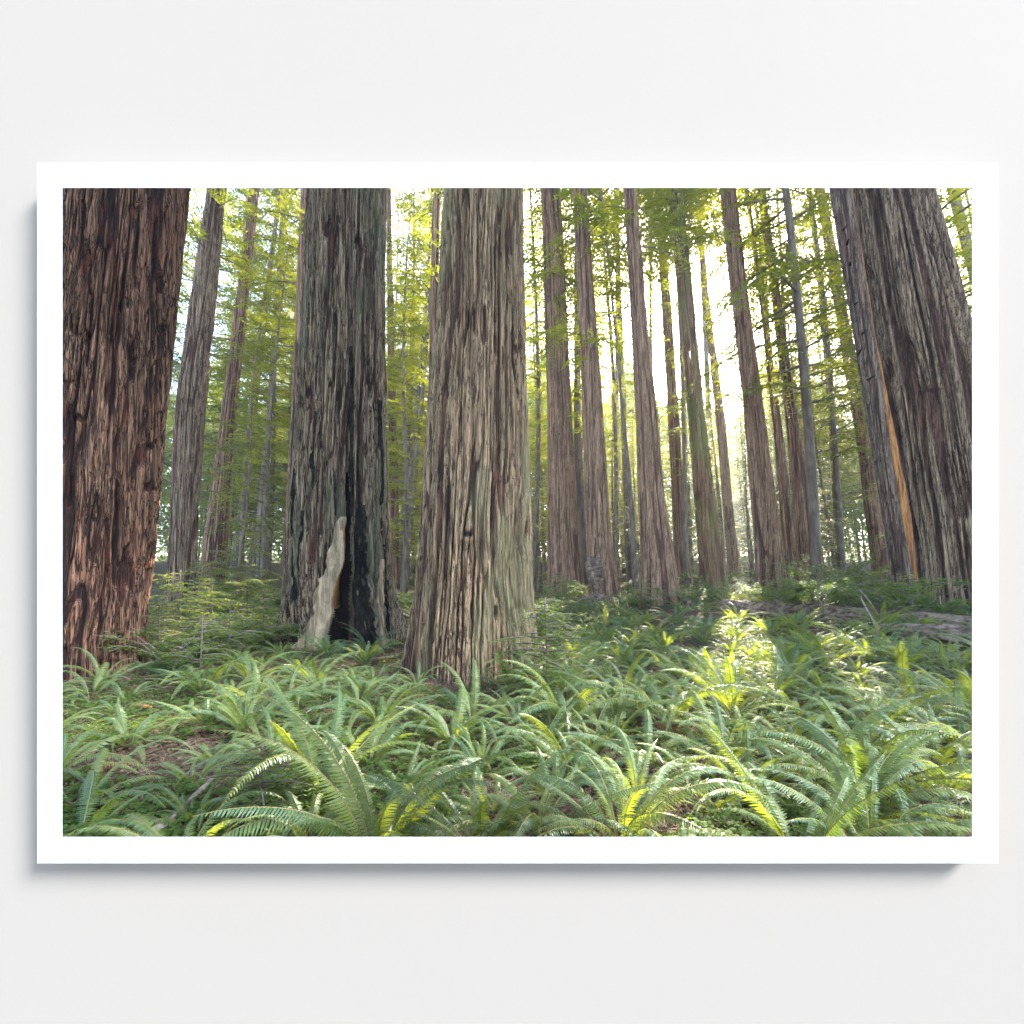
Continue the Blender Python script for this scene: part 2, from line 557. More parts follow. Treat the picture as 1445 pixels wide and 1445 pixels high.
def mesh_with_furrow(name, V, q, F, mat):
    used = np.unique(q)
    remap = np.full(len(V), -1, np.int64)
    remap[used] = np.arange(len(used))
    me = mesh_from(name, V[used], remap[q], np.zeros((0, 3), np.int64), mat, True)
    a = me.attributes.new('furrow', 'FLOAT', 'POINT')
    a.data.foreach_set('value', F[used].astype(np.float32))
    return me


def px_of(P, x0, d, zg):
    """direction of each bark point as seen from the survey point (used to lay out scars surveyed there)"""
    yy = P[..., 1] + d
    return CX + (P[..., 0] + x0) / yy * FPX, HY - (P[..., 2] + zg - EYE) / yy * FPX


def tree(name, label, cat, rows, d, mat, ncol, dz, group=None, parts=None, trunk_label=None, **kw):
    V, q, F, masks, (x0, d_, zg) = make_trunk(rows, d, mat, ncol, dz, **kw)
    root = empty(name, (x0, d_, zg), label, cat, group)
    rest = np.ones(len(q), bool)
    for (pname, mname, plabel) in (parts or []):
        mk = masks[pname].ravel()
        sel = (mk[q].mean(1) > 0.5) & rest
        rest &= ~sel
        if sel.any():
            o = link(pname, mesh_with_furrow(pname, V, q[sel], F, M[mname]), root)
            if plabel:
                o['label'] = plabel
    t = link('trunk', mesh_with_furrow('trunk', V, q[rest], F, mat), root)
    if trunk_label:
        t['label'] = trunk_label
    return root


def interp_curve(py, ys, xs):
    return np.interp(py, ys, xs)


def special_hollow(P, fur, A, Z, R0, c, x0, d, zg, centre):
    S = np.stack([c[:, None] + R0 * np.cos(A), R0 * np.sin(A), Z], -1)
    px, py = px_of(S, x0, d, zg)
    front = np.cos(A - centre) > 0.15
    jit = 5 * (vnoise(Z * 1.6, 3, 0, 91) - 0.5) + 2 * (vnoise(Z * 5, 5, 0, 92) - 0.5)
    # dark opening
    ysv = np.array([560, 650, 735, 770, 792, 815, 835, 865, 890, 930])
    lft = np.array([490, 489, 490, 490, 488, 479, 475, 469, 463, 454]) + 0.0
    rgt = np.array([494, 496, 497, 498, 499, 499, 498, 495, 493, 490]) + 0.0
    l, r = np.interp(py, ysv, lft) + jit, np.interp(py, ysv, rgt) + jit
    dep = np.interp(py, [520, 580, 720, 770, 830, 930], [0, 0.14, 0.35, 1.0, 1.45, 1.5])
    hole = smooth(-1.5, 3, px - l) * smooth(-1.5, 3, r - px) * front * smooth(520, 570, py)
    # pale bare wood, smooth swelling left of the opening
    wl = np.interp(py, [726, 738, 760, 800, 840, 880, 925], [484, 475, 470, 460, 449, 436, 415]) + 1.2 * jit
    wl = wl + 7 * (vnoise(Z * 3.2, 7, 0, 171) - 0.5) + 5 * (vnoise(Z * 9, 8, 0, 172) - 0.5) * (vnoise(Z * 1.5, 9, 0, 173) > 0.45)
    wood = smooth(-2, 2, px - wl) * smooth(-1, 2, l - px) * front * smooth(724, 732, py)
    # charred bark right of it
    cl, cr = np.interp(py, [640, 760, 930], [500, 503, 499]) + jit * 1.5, np.interp(py, [640, 760, 930], [512, 524, 527]) + jit * 2
    ch = smooth(-2, 2, px - cl) * smooth(-2, 2, cr - px) * front * smooth(640, 760, py + jit * 8)
    cl2, cr2 = np.interp(py, [700, 800, 930], [534, 544, 546]), np.interp(py, [700, 800, 930], [540, 549, 560])
    ch2 = smooth(-1, 2, px - cl2 - jit * .5) * smooth(-1, 2, cr2 - px) * front * smooth(690, 720, py)
    wood2 = smooth(-1, 1, px - np.interp(py, [760, 930], [537, 528])) * smooth(-1, 1, np.interp(py, [760, 930], [541, 543]) - px) * front * smooth(775, 800, py)
    inward = dep * hole + 0.10 * ch + 0.16 * ch2 - 0.10 * wood * smooth(740, 830, py)
    nx, ny = np.cos(A), np.sin(A)
    # bare wood is smooth: flatten the bark relief there
    rad = np.sqrt((P[..., 0] - c[:, None]) ** 2 + P[..., 1] ** 2)
    smo = R0 + 0.04 + 0.16 * smooth(4.0, 2.2, Z) * (vnoise(Z * 1.5 + A * 3, A * 6, 0, 93) - 0.5) + 0.09 * (vnoise(Z * 3.5, A * 16, 0, 94) - 0.5)
    keep = np.clip(wood + wood2 * 0.8, 0, 1)
    rad = rad * (1 - keep) + smo * keep - inward
    P = P.copy()
    P[..., 0] = c[:, None] + rad * nx
    P[..., 1] = rad * ny
    holem = hole * smooth(640, 745, py)
    streak = 0
    for (xa, xb, y0, y1, w) in ((446, 440, 560, 700, 3), (470, 472, 640, 735, 2.5), (494, 497, 470, 740, 4.5), (508, 512, 600, 760, 4), (536, 541, 540, 720, 3.5), (417, 412, 640, 860, 2.5), (428, 421, 700, 830, 2)):
        cxx = np.interp(py, [y0, y1], [xa, xb]) + 5 * (vnoise(Z * 1.3, xa, 0, 96) - 0.5)
        streak = np.maximum(streak, smooth(w, w * 0.4, np.abs(px - cxx)) * smooth(y0, y0 + 40, py) * smooth(y1 + 8, y1 - 20, py) * front * (0.5 + 0.8 * vnoise(Z * 3, A * 20, 0, 99)))
    charm = np.clip(np.maximum(np.maximum(ch * (0.35 + vnoise(Z * 4, A * 14, 0, 95)), ch2), streak), 0, 1)
    edge = smooth(-0.5, 0.8, px - (l - np.interp(py, [735, 760, 790, 835, 930], [3.5, 4.5, 2.2, 1.6, 1]))) * (px < l + 1) * front * smooth(738, 745, py) * smooth(880, 840, py)
    return P, fur, {'burnt_hollow': (holem > 0.10) * 1.0, 'charred_bark': (charm > 0.5) * 1.0, 'bare_wood': (np.maximum(wood, wood2) > 0.5) * 1.0, 'red_heartwood': (edge > 0.5) * 1.0}


def special_knot(P, fur, A, Z, R0, c, x0, d, zg, centre):
    px, py = px_of(P, x0, d, zg)
    front = np.cos(A - centre) > 0.15
    dx, dy = px - 661, py - 754
    k = np.exp(-(dx / 6.5) ** 2 - (dy / 5.5) ** 2) * front
    rim = np.exp(-(dx / 12) ** 2 - ((dy - 3) / 12) ** 2) * front
    ins = 0.14 * k - 0.10 * rim
    for (cx_, y0, y1, w, dp) in ((668, 425, 470, 2.2, 0.10), (683, 425, 485, 2.6, 0.10), (660, 430, 462, 1.8, 0.08), (698, 465, 500, 2, 0.08), (700, 850, 875, 3, 0.1),
                                 (665, 845, 905, 3.5, 0.08)):
        k2 = np.exp(-((px - cx_ - 3 * (vnoise(Z * 3, 0, 0, 97) - 0.5)) / w) ** 2) * smooth(y0, y0 + 12, py) * smooth(y1 + 8, y1 - 10, py) * front
        ins = ins + dp * k2
        fur = fur * (1 - 0.95 * k2)
    fur = fur * (1 - k)
    P = P.copy()
    P[..., 0] -= ins * np.cos(A)
    P[..., 1] -= ins * np.sin(A)
    return P, fur, {'knot_hole': (k > 0.45) * 1.0}


def special_left(P, fur, A, Z, R0, c, x0, d, zg, centre):
    px, py = px_of(P, x0, d, zg)
    front = np.cos(A - centre) > 0.1
    ins = 0
    for (xa, xb, y0, y1, w, dp) in ((168, 164, 680, 830, 4.5, 0.22), (180, 178, 760, 800, 4, 0.15), (232, 214, 280, 860, 3.5, 0.16), (152, 145, 720, 900, 3, 0.12),
                                    (190, 186, 470, 540, 4.5, 0.14), (175, 170, 415, 440, 5, 0.12), (222, 205, 300, 700, 2.5, 0.10), (130, 118, 400, 520, 3, 0.12),
                                    (100, 93, 560, 720, 5, 0.14)):
        cx_ = np.interp(py, [y0, y1], [xa, xb]) + 6 * (vnoise(Z * 1.7, 0, 0, 98 + y0) - 0.5)
        k2 = np.exp(-((px - cx_) / w) ** 2) * smooth(y0, y0 + 22, py) * smooth(y1 + 8, y1 - 16, py) * front
        ins = ins + dp * k2
        fur = fur * (1 - 0.95 * k2)
    P = P.copy()
    P[..., 0] -= ins * np.cos(A)
    P[..., 1] -= ins * np.sin(A)
    return P, fur, {}


BIG = 'giant redwoods in the near forest'
tree('redwood_tree', 'massive dark red-brown trunk with deep black furrows, cut by the left edge of the mount', 'redwood tree',
     [(945, -26, 212), (900, -20, 213), (800, 0, 222), (690, 20, 230), (580, 38, 238), (265, 82, 268)], 8.8, M['bark_left'], 620, 0.035,
     amp=0.11, fw=0.15, fl=1.7, seed=21, flare=0.04, lobes=7, special=special_left, rough=0.7, H=15)
tree('redwood_tree', 'hollow redwood with a charred black opening and a strip of pale bare wood', 'redwood tree',
     [(915, 400, 575), (895, 403, 570), (850, 405, 560), (800, 407, 553), (700, 413, 548), (585, 421, 545), (265, 436, 543)], 12.4, M['bark_hollow'], 620, 0.04,
     amp=0.11, fw=0.17, fl=2.4, seed=32, flare=0.11, lobes=6, special=special_hollow, H=18,
     parts=[('red_heartwood', 'red_wood', None), ('bare_wood', 'bare_wood', 'pale smooth bare wood beside the burnt opening'), ('burnt_hollow', 'hollow_char_shade', 'black burnt hollow at the foot of the trunk'), ('charred_bark', 'char', 'blackened charred bark right of the hollow')])
tree('redwood_tree', 'broad grey-brown redwood in the middle with a small dark knot hole', 'redwood tree',
     [(945, 577, 757), (900, 580, 757), (850, 586, 753), (750, 595, 748), (585, 607, 744), (430, 619, 740), (265, 629, 737)], 9.2, M['bark_centre'], 620, 0.035,
     amp=0.085, fw=0.16, fl=3.2, seed=43, flare=0.09, lobes=6, special=special_knot, H=15, parts=[('knot_hole', 'char', 'small dark knot hole in the bark')])

# right giant and the younger stem fused to its flank
r12 = tree('redwood_tree', 'huge leaning ridged trunk on the right with a younger stem fused to its side', 'redwood tree',
           [(868, 1262, 1462), (800, 1258, 1440), (585, 1238, 1392), (500, 1224, 1371), (380, 1208, 1338), (265, 1194, 1308)], 14.0, M['bark_right'], 560, 0.045,
           amp=0.13, fw=0.24, fl=6.5, seed=54, flare=0.10, lobes=6, H=22, rough=0.45)
V, q, F, mk, o_ = make_trunk([(845, 1264, 1296), (805, 1257, 1286), (700, 1240, 1268), (585, 1222, 1252), (430, 1197, 1226), (265, 1170, 1200)], 13.6, M['bark_mid'], 160, 0.05,
                             amp=0.03, fw=0.12, fl=3, seed=61, H=21, flare=0.0, x0=r12.location.x, zg=r12.location.z)
so = link('side_trunk', mesh_with_furrow('side_trunk', V, q, F, M['bark_side']), r12)
so.location = (0, 13.6 - 14.0, 0)
so['label'] = 'narrow grey younger stem with dark branch stubs'
V, q, F, mk, o_ = make_trunk([(812, 1285, 1295), (740, 1272, 1289), (680, 1260, 1278), (585, 1242, 1259), (500, 1231, 1243), (430, 1223, 1230), (300, 1205, 1210)], 13.45, M['red_wood'], 60, 0.06,
                             amp=0.04, fw=0.10, fl=3, seed=65, H=20.5, flare=0.0, x0=r12.location.x, zg=r12.location.z)
so = link('bark_strip', mesh_with_furrow('bark_strip', V, q, F, M['red_wood']), r12)
so.location = (0, 13.5 - 14.0, 0)
so['label'] = 'strip of glowing orange inner bark'
for k, (px_, py_) in enumerate(((1192, 322), (1196, 342), (1200, 372), (1208, 428), (1218, 470), (1213, 497), (1228, 534))):
    g = Geo()
    dd = 13.2
    a = np.array([sx(px_, dd), dd, sz(py_, dd)])
    dv = np.array([random.uniform(-.5, .3), -1, random.uniform(-.2, .4)]) * 0.16
    dv = dv * random.uniform(0.5, 1.1)
    g.tube([a - dv * 0.6, a + dv * 0.3, a + dv * 1.0], [0.035, 0.026, 0.012], 6)
    o = link('branch_stub', g.mesh('branch_stub', M['char'], True), r12)
    o.location = tuple(-Vector(r12.location))

MIDG = 'tall straight redwoods standing behind the ferns'
MT = [
    ('straight brown redwood right of the central trunk', [(835, 773, 824), (740, 772, 815), (585, 773, 807), (430, 768, 799), (265, 764, 791)], 24, 'bark_mid', 0.12),
    ('redwood with a dark burl and root lump at its foot', [(858, 831, 879), (780, 828, 865), (700, 826, 858), (585, 822, 851), (265, 808, 828)], 20, 'bark_mid', 0.15),
    ('stout redwood with a doubled base, beams of light across its trunk', [(862, 902, 963), (800, 903, 954), (700, 900, 937), (585, 897, 927), (430, 889, 911), (265, 880, 898)], 19, 'bark_mid', 0.13),
    ('slim reddish redwood just behind the stout double based one', [(842, 952, 980), (740, 950, 968), (585, 943, 958), (400, 932, 945), (265, 923, 934)], 28, 'bark_mid', 0.1),
    ('slim redwood coated in green moss, leaning against a brown one', [(850, 988, 1008), (740, 985, 999), (585, 972, 984), (440, 959, 969), (265, 943, 952)], 23, 'bark_mossy', 0.1),
    ('golden brown redwood beside the moss coated slim one', [(854, 1006, 1032), (740, 1001, 1015), (585, 983, 994), (440, 968, 980), (265, 953, 963)], 21, 'bark_mossy', 0.1),
    ('thin pale hazy trunk between the golden brown redwood and the leaning grey one', [(842, 1030, 1050), (740, 1022, 1037), (585, 1010, 1022), (430, 993, 1002), (265, 979, 985)], 32, 'bark_mid', 0.08),
    ('smooth grey redwood leaning left under the bright gap in the canopy', [(856, 1067, 1113), (740, 1062, 1100), (585, 1050, 1078), (430, 1033, 1057), (265, 1016, 1037)], 20, 'bark_mid', 0.1),
    ('thinner twin trunk touching its larger neighbour above the log', [(850, 1113, 1131), (740, 1107, 1122), (585, 1093, 1102), (360, 1063, 1070), (265, 1050, 1056)], 26, 'bark_mid', 0.08),
    ('larger of the two touching grey trunks above the log', [(856, 1126, 1160), (740, 1123, 1150), (585, 1108, 1125), (430, 1090, 1103), (265, 1069, 1079)], 24, 'bark_mid', 0.1),
    ('fluted pale brown redwood next to the massive left trunk', [(820, 236, 277), (700, 241, 282), (585, 247, 290), (430, 268, 304), (265, 293, 320)], 20, 'bark_right', 0.12),
    ('redwood with a red-brown scarred foot beside the fluted pale one', [(812, 279, 320), (700, 297, 326), (585, 312, 332), (430, 333, 350), (265, 352, 366)], 26, 'bark_mid', 0.12),
    ('slim reddish trunk tucked behind the left flank of the hollow tree', [(825, 398, 416), (700, 404, 419), (585, 410, 424), (430, 418, 430), (265, 425, 436)], 20, 'bark_mid', 0.06),
    ('slim trunk half hidden by the left edge of the central redwood', [(845, 588, 606), (700, 598, 610), (585, 603, 614), (265, 611, 622)], 22, 'bark_mid', 0.06),
    ('pale slender trunk in the gap right of the hollow tree', [(842, 551, 566), (700, 550, 562), (585, 548, 559), (265, 545, 552)], 30, 'bark_mid', 0.06),
]
MID_ROOTS = []
for k, (lab, rows, d, mt, fl_) in enumerate(MT):
    MID_ROOTS.append((tree('redwood_tree', lab, 'redwood tree', rows, d, M[mt], 150, 0.12, group=MIDG, amp=0.055, fw=0.22, fl=4.5, seed=100 + 7 * k,
                           flare=fl_, lobes=5, H=1.05 * d + 6), rows, d))

# burl and root lump of the burl tree
def lump(name, mat, c, r, parent, seed, squash=(1, 1, 1), amp=0.3):
    n, m = 40, 24
    th, ph = np.meshgrid(np.linspace(0, 2 * math.pi, n, endpoint=False), np.linspace(0.02, math.pi - 0.02, m))
    u = np.stack([np.cos(th) * np.sin(ph), np.sin(th) * np.sin(ph), np.cos(ph)], -1)
    rr = 1 + amp * (vnoise(u[..., 0] * 2 + 5, u[..., 1] * 2 + 5, u[..., 2] * 2 + 5, seed) - 0.5) * 2 + amp * 0.6 * (vnoise(u[..., 0] * 6, u[..., 1] * 6, u[..., 2] * 6, seed + 1) - 0.5) * 2
    v = (u * rr[..., None] * r * np.asarray(squash)).reshape(-1, 3) + np.asarray(c)
    i, j = np.meshgrid(np.arange(m - 1), np.arange(n), indexing='ij')
    q_ = np.stack([i * n + j, i * n + (j + 1) % n, (i + 1) * n + (j + 1) % n, (i + 1) * n + j], -1).reshape(-1, 4)
    o = link(name, mesh_from(name, v, q_, np.zeros((0, 3), np.int64), mat, True), parent)
    return o


bt = MID_ROOTS[1][0]
lump('burl', M['log'], (sx(838, 19.6) - bt.location.x, -0.5, sz(806, 19.6) - bt.location.z), 0.42, bt, 71, (0.8, 0.9, 1.5))
lump('root_lump', M['log'], (sx(840, 19) - bt.location.x, -1.0, 0.12), 0.40, bt, 72, (1.3, 1, 0.8), 0.6)

THINS = [
    ('dark thin trunk with stubby dead branches right of the burl tree', [(846, 893, 903), (740, 889, 897), (650, 882, 888), (575, 875, 880), (480, 868, 872), (265, 846, 850)], 23),
    ('dark slender leaning trunk in the gap left of the central redwood', [(845, 563, 575), (740, 575, 583), (640, 585, 592), (500, 598, 603), (265, 616, 620)], 26),
    ('slender dark trunk right of the red footed redwood', [(815, 322, 334), (700, 338, 349), (585, 354, 362), (450, 370, 377), (265, 392, 398)], 34),
    ('thin leaning stem midway between the red footed redwood and the hollow tree', [(826, 359, 368), (700, 367, 374), (600, 375, 381), (265, 398, 403)], 31),
    ('thin bright red stem at the foot of the touching grey trunks', [(858, 1113, 1121), (760, 1104, 1110), (640, 1094, 1099), (480, 1078, 1082), (265, 1054, 1057)], 21),
    ('dark trunk crossing the upper right corner of the view', [(860, 1560, 1580), (600, 1435, 1460), (500, 1398, 1420), (370, 1362, 1379), (265, 1336, 1352)], 26),
    ('reddish trunk just left of the huge leaning one', [(850, 1236, 1262), (740, 1222, 1246), (640, 1211, 1233), (450, 1180, 1198), (265, 1150, 1164)], 30),
]
for k, (lab, rows, d) in enumerate(THINS):
    MID_ROOTS.append((tree('slender_tree', lab, 'tree', rows, d, M['bark_mid'] if k in (4, 6) else M['bark_thin'], 40, 0.3, group='slender trees among the redwoods', amp=0.02, fw=0.2, fl=3, seed=300 + k, flare=0.04,
                           H=1.1 * d + 4), rows, d))


# ------------------------------------------------------------------ conifer sprays
def branch_geo(wood, fol, p0, az, Lb, rise, droop, leaf, rs, step=0.16, wr=0.012, leafw=0.36):
    k = 9
    t = np.linspace(0, 1, k)
    bend = rs.uniform(-0.25, 0.25)
    az_t = az + bend * t
    fx, fy = np.cos(az_t), np.sin(az_t)
    pts = np.stack([p0[0] + np.cumsum(fx) * Lb / k, p0[1] + np.cumsum(fy) * Lb / k, p0[2] + rise * Lb * t - droop * Lb * t ** 2], -1)
    pts = np.vstack([np.asarray(p0)[None], pts])
    tt = np.linspace(0, 1, len(pts))
    wood.tube(pts, np.linspace(wr * Lb + 0.006, 0.004, len(pts)), 4, False)
    nt_ = max(3, int(Lb / step))
    ts = np.clip(np.linspace(0.12, 1.0, nt_) + rs.uniform(-.03, .03, nt_), 0, 1)
    B, D, S, LL = [], [], [], []
    for tv in ts:
        p = np.array([np.interp(tv, tt, pts[:, a]) for a in range(3)])
        fwd = np.array([math.cos(az + bend * tv), math.sin(az + bend * tv), (rise - 2 * droop * tv) * 0.8])
        fwd /= np.linalg.norm(fwd)
        sd = np.array([-fwd[1], fwd[0], 0.0])
        sd /= np.linalg.norm(sd)
        for s in (-1, 1):
            if rs.random() < 0.14:
                continue
            lt = (0.40 * Lb * (1 - tv) ** 0.8 + leaf * 1.3) * rs.uniform(0.6, 1.15)
            lt = min(lt, 1.3)
            td = fwd * rs.uniform(0.5, 0.85) + sd * s * 0.85 + np.array([0, 0, rs.uniform(-0.38, 0.02)])
            td /= np.linalg.norm(td)
            up = np.array([0, 0, 1.0])
            ps = np.cross(up, td)
            ps /= np.linalg.norm(ps) + 1e-9
            nl = max(2, int(lt / (leaf * 0.62)))
            sv = (np.arange(nl) + 0.5) / nl * lt
            dr = -0.22 * (sv / max(lt, .3)) ** 2 * lt
            base = p + td * sv[:, None] + np.array([0, 0, 1.0]) * dr[:, None]
            for s2 in (-1, 1):
                ld = td * 0.62 + ps * s2 * 0.78
                ld = ld + rs.normal(0, 0.14, (nl, 3))
                ld /= np.linalg.norm(ld, axis=1, keepdims=True)
                ls = np.cross(ld, up + rs.normal(0, 0.28, (nl, 3)))
                ls /= np.linalg.norm(ls, axis=1, keepdims=True) + 1e-9
                B.append(base)
                D.append(ld)
                S.append(ls)
                LL.append(leaf * (1.05 - 0.5 * sv / (lt + leaf)) * rs.uniform(0.8, 1.2, nl))
    if B:
        LL = np.concatenate(LL)
        fol.leaves(np.concatenate(B), np.concatenate(D), np.concatenate(S), LL, LL * leafw, 0.08)


def conifer(H, base, nb, Lmax, leaf, seed, r0=None, droop=0.35, step=0.2, lean=0.0, power=0.7):
    rs = np.random.default_rng(seed)
    wood, fol = Geo(), Geo()
    r0 = r0 or min(0.008 * H + 0.02, 0.17)
    zs = np.linspace(-0.3, H, 14)
    wx = 0.01 * H * np.sin(zs / H * 5 + seed)
    cen = np.stack([wx, 0.01 * H * np.cos(zs / H * 4 + seed * 2) - 0.01 * H, zs], -1)
    wood.tube(cen, np.linspace(r0, 0.01, 14), 8)
    for i in range(nb):
        f = (i + rs.random()) / nb
        h = base + (H - base) * f
        Lb = Lmax * ((1 - f) ** power * rs.uniform(0.5, 1.1) + 0.06)
        if f < 0.12:
            Lb *= 0.6 + f * 3
        p0 = np.array([np.interp(h, zs, cen[:, 0]), np.interp(h, zs, cen[:, 1]), h])
        branch_geo(wood, fol, p0, rs.uniform(0, 2 * math.pi), Lb, rs.uniform(0.05, 0.3), droop * rs.uniform(0.6, 1.4), leaf, rs, step)
    return wood, fol


CON = []
for k, (H, base, nb, Lm, leaf, dr) in enumerate([
        (26, 2.0, 115, 4.4, 0.21, 0.42), (32, 6.0, 110, 4.8, 0.23, 0.50), (18, 0.8, 110, 3.4, 0.18, 0.38),
        (38, 11, 105, 5.2, 0.24, 0.55), (12, 0.8, 95, 2.6, 0.16, 0.35), (23, 5.0, 85, 4.2, 0.21, 0.5),
        (62, 27, 80, 5.0, 0.26, 0.6), (50, 20, 70, 4.6, 0.24, 0.6), (34, 7, 70, 3.6, 0.19, 0.5)]):
    w, f = conifer(H, base, nb, Lm, leaf, 900 + k, droop=dr, step=0.26)
    CON.append((H, w.mesh('trunk', M['bark_thin'], True), f.mesh('crown', M['conifer']), f.mesh('crown_dark', M['conifer_dark'])))


def place_conifer(k, x, y, s, label, group, rz=None, dark=False, name='conifer_tree', lean=True):
    H, wm, fm, fd = CON[k]
    z = gz(x, y) - 0.05
    root = empty(name, (x, y, z), label, 'conifer', group)
    lx = x / (FPX and 6.1) / max(y, 1) if lean else 0        # the stand leans together slightly towards its tops
    q1 = Vector((0, 0, 1)).rotation_difference(Vector((-x / y * 0.155, 0, 1)).normalized()) if lean else Quaternion()
    root.rotation_mode = 'QUATERNION'
    root.rotation_quaternion = q1 @ Quaternion((0, 0, 1), random.uniform(0, 6.28) if rz is None else rz)
    root.scale = (s, s, s)
    link('trunk', wm, root)
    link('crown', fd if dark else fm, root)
    return root


# individual understory conifers seen between the trunks (px, depth, type, scale, label)
UN = [
    (330, 17, 4, 0.75, 'small young conifer before the red footed redwood', 0),
    (372, 24, 2, 1.05, 'bushy yellow-green conifer midway between the red footed redwood and the hollow tree', 0),
    (305, 34, 0, 1.05, 'tall feathery conifer rising behind the fluted pale redwood', 0),
    (392, 38, 0, 1.2, 'tall green conifer standing just left of the hollow tree', 0),
    (560, 24, 0, 0.85, 'bright yellow-green conifer filling the gap beside the central redwood', 0),
    (596, 32, 1, 1.0, 'tall conifer with hanging sprays seen above the gap between the two big trunks', 0),
    (850, 26, 3, 1.4, 'open conifer with lime sprays crossing the burl tree', 0),
    (757, 38, 0, 1.1, 'airy conifer close on the right of the central redwood', 1),
    (935, 25, 3, 1.75, 'lime green conifer hanging over the moss coated slim redwood', 0),
    (1168, 20, 1, 1.35, 'glowing yellow conifer left of the huge leaning trunk', 0),
    (1195, 27, 1, 1.2, 'tall yellow-green conifer behind the glowing one by the huge trunk', 0),
    (1352, 22, 2, 1.15, 'conifer with yellow sprays right of the huge leaning trunk', 0),
    (1150, 38, 0, 1.0, 'hazy conifer behind the touching grey trunks', 1),
    (1392, 16, 0, 1.0, 'yellow-green conifer in the upper right corner behind the huge leaning trunk', 0),
    (1372, 25, 0, 1.25, 'tall conifer filling the right margin beyond the huge leaning trunk', 0),
    (588, 29, 0, 1.3, 'dense tall conifer closing the upper gap left of the central redwood', 0),
    (700, 45, 0, 1.1, 'conifer hidden for the most part behind the central redwood', 1),
]
for (px_, d, k, s, lab, dk) in UN:
    place_conifer(k, sx(px_, d), d, s, lab, 'young conifers between the redwoods', dark=bool(dk))

for k, (px_, d, v, s_) in enumerate([(882, 33, 7, 1.1), (905, 41, 6, 1), (942, 35, 6, 0.95), (966, 42, 6, 1),
                                      (1002, 37, 6, 1), (1024, 46, 7, 1), (1092, 38, 6, 1.0), (1115, 45, 7, 1.0)]):
    s_ = ((HY - 345) / FPX * d + 2.5) / (27 if v == 6 else 20)      # first branches start high on the bare stem
    place_conifer(v, sx(px_, d), d, s_, 'very tall bare stemmed conifer whose high crown shows at the top between the straight redwoods', 'tall conifers behind the straight redwoods', dark=False)
for k, (px_, d, v, s_) in enumerate([(828, 31, 4, 1.15), (872, 36, 2, 0.8), (795, 33, 2, 0.75), (760, 28, 4, 1.2), (1085, 30, 4, 1.1), (1102, 38, 2, 0.9), (1135, 29, 2, 0.8), (905, 40, 2, 0.85), (938, 33, 4, 1.1), (958, 44, 2, 0.95),
                                      (1000, 48, 2, 1.0), (1022, 36, 4, 1.25), (1042, 42, 2, 0.9), (885, 50, 2, 1.1), (815, 46, 0, 0.8), (776, 40, 0, 0.75), (1115, 48, 0, 0.75), (1150, 27, 4, 1.2), (1180, 30, 2, 0.8)]):
    place_conifer(v, sx(px_, d), d, s_, 'short bushy conifer standing back between the straight redwoods', 'short conifers behind the straight redwoods')

for k, (px_, d, s_) in enumerate([(752, 27, 1.0), (800, 29, 0.9), (832, 25, 1.0), (868, 30, 1.1), (887, 24, 0.95), (915, 34, 1.15), (945, 36, 1.0), (968, 27, 0.9), (1000, 38, 1.1), (1022, 33, 0.9),
                                   (1060, 30, 0.95), (1090, 25, 0.9), (1130, 31, 1.1), (1185, 33, 1.2), (1345, 30, 1.1), (415, 30, 1.0), (340, 29, 1.0), (560, 34, 1.1)]):
    if 870 < px_ < 1120 and px_ not in (968,):
        s_ = ((HY - 490) / FPX * d) / 34 * random.uniform(0.8, 1.1)
    place_conifer(8, sx(px_, d), d, s_, 'airy slender conifer with thin scattered sprays among the straight trunks', 'airy conifers among the trunks')

# the far stand
rs = np.random.default_rng(77)
FAR_L = 'distant conifer of the hazy far stand left of the central redwood'
FAR_R = 'distant conifer of the hazy far stand right of the central redwood'
cnt = 0
far_pts = []
for _ in range(4000):
    y = 30 + 76 * rs.random() ** 0.95
    x = (rs.random() * 2 - 1) * 1.12 * y
    px_ = CX + x / y * FPX
    if any((x - a) ** 2 + (y - b) ** 2 < (3.3 + 0.02 * y) ** 2 for a, b in far_pts):
        continue
    k = int(rs.choice([0, 0, 1, 1, 3, 5]))
    s = rs.uniform(1.0, 1.4)
    if 868 < px_ < 1128:                               # lower trees towards the sun
        k = int(rs.choice([0, 2, 4, 2, 0]))
        hmax = (HY - 520) / FPX * y + 1.0 - 0.075 * (y - 9)
        s = hmax / CON[k][0] * rs.uniform(0.72, 1.0)
    elif 700 < px_ < 869 and y < 50:
        k = int(rs.choice([0, 2, 5]))
        s = ((HY - 440) / FPX * y - 0.075 * (y - 9)) / CON[k][0] * rs.uniform(0.75, 1.0)
    far_pts.append((x, y))
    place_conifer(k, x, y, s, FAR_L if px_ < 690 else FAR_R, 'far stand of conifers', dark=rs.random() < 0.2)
    cnt += 1
    if cnt >= 165:
        break
# far forest edge closing the view
g = Geo()
wv, wf = CON[0][1], CON[0][2]


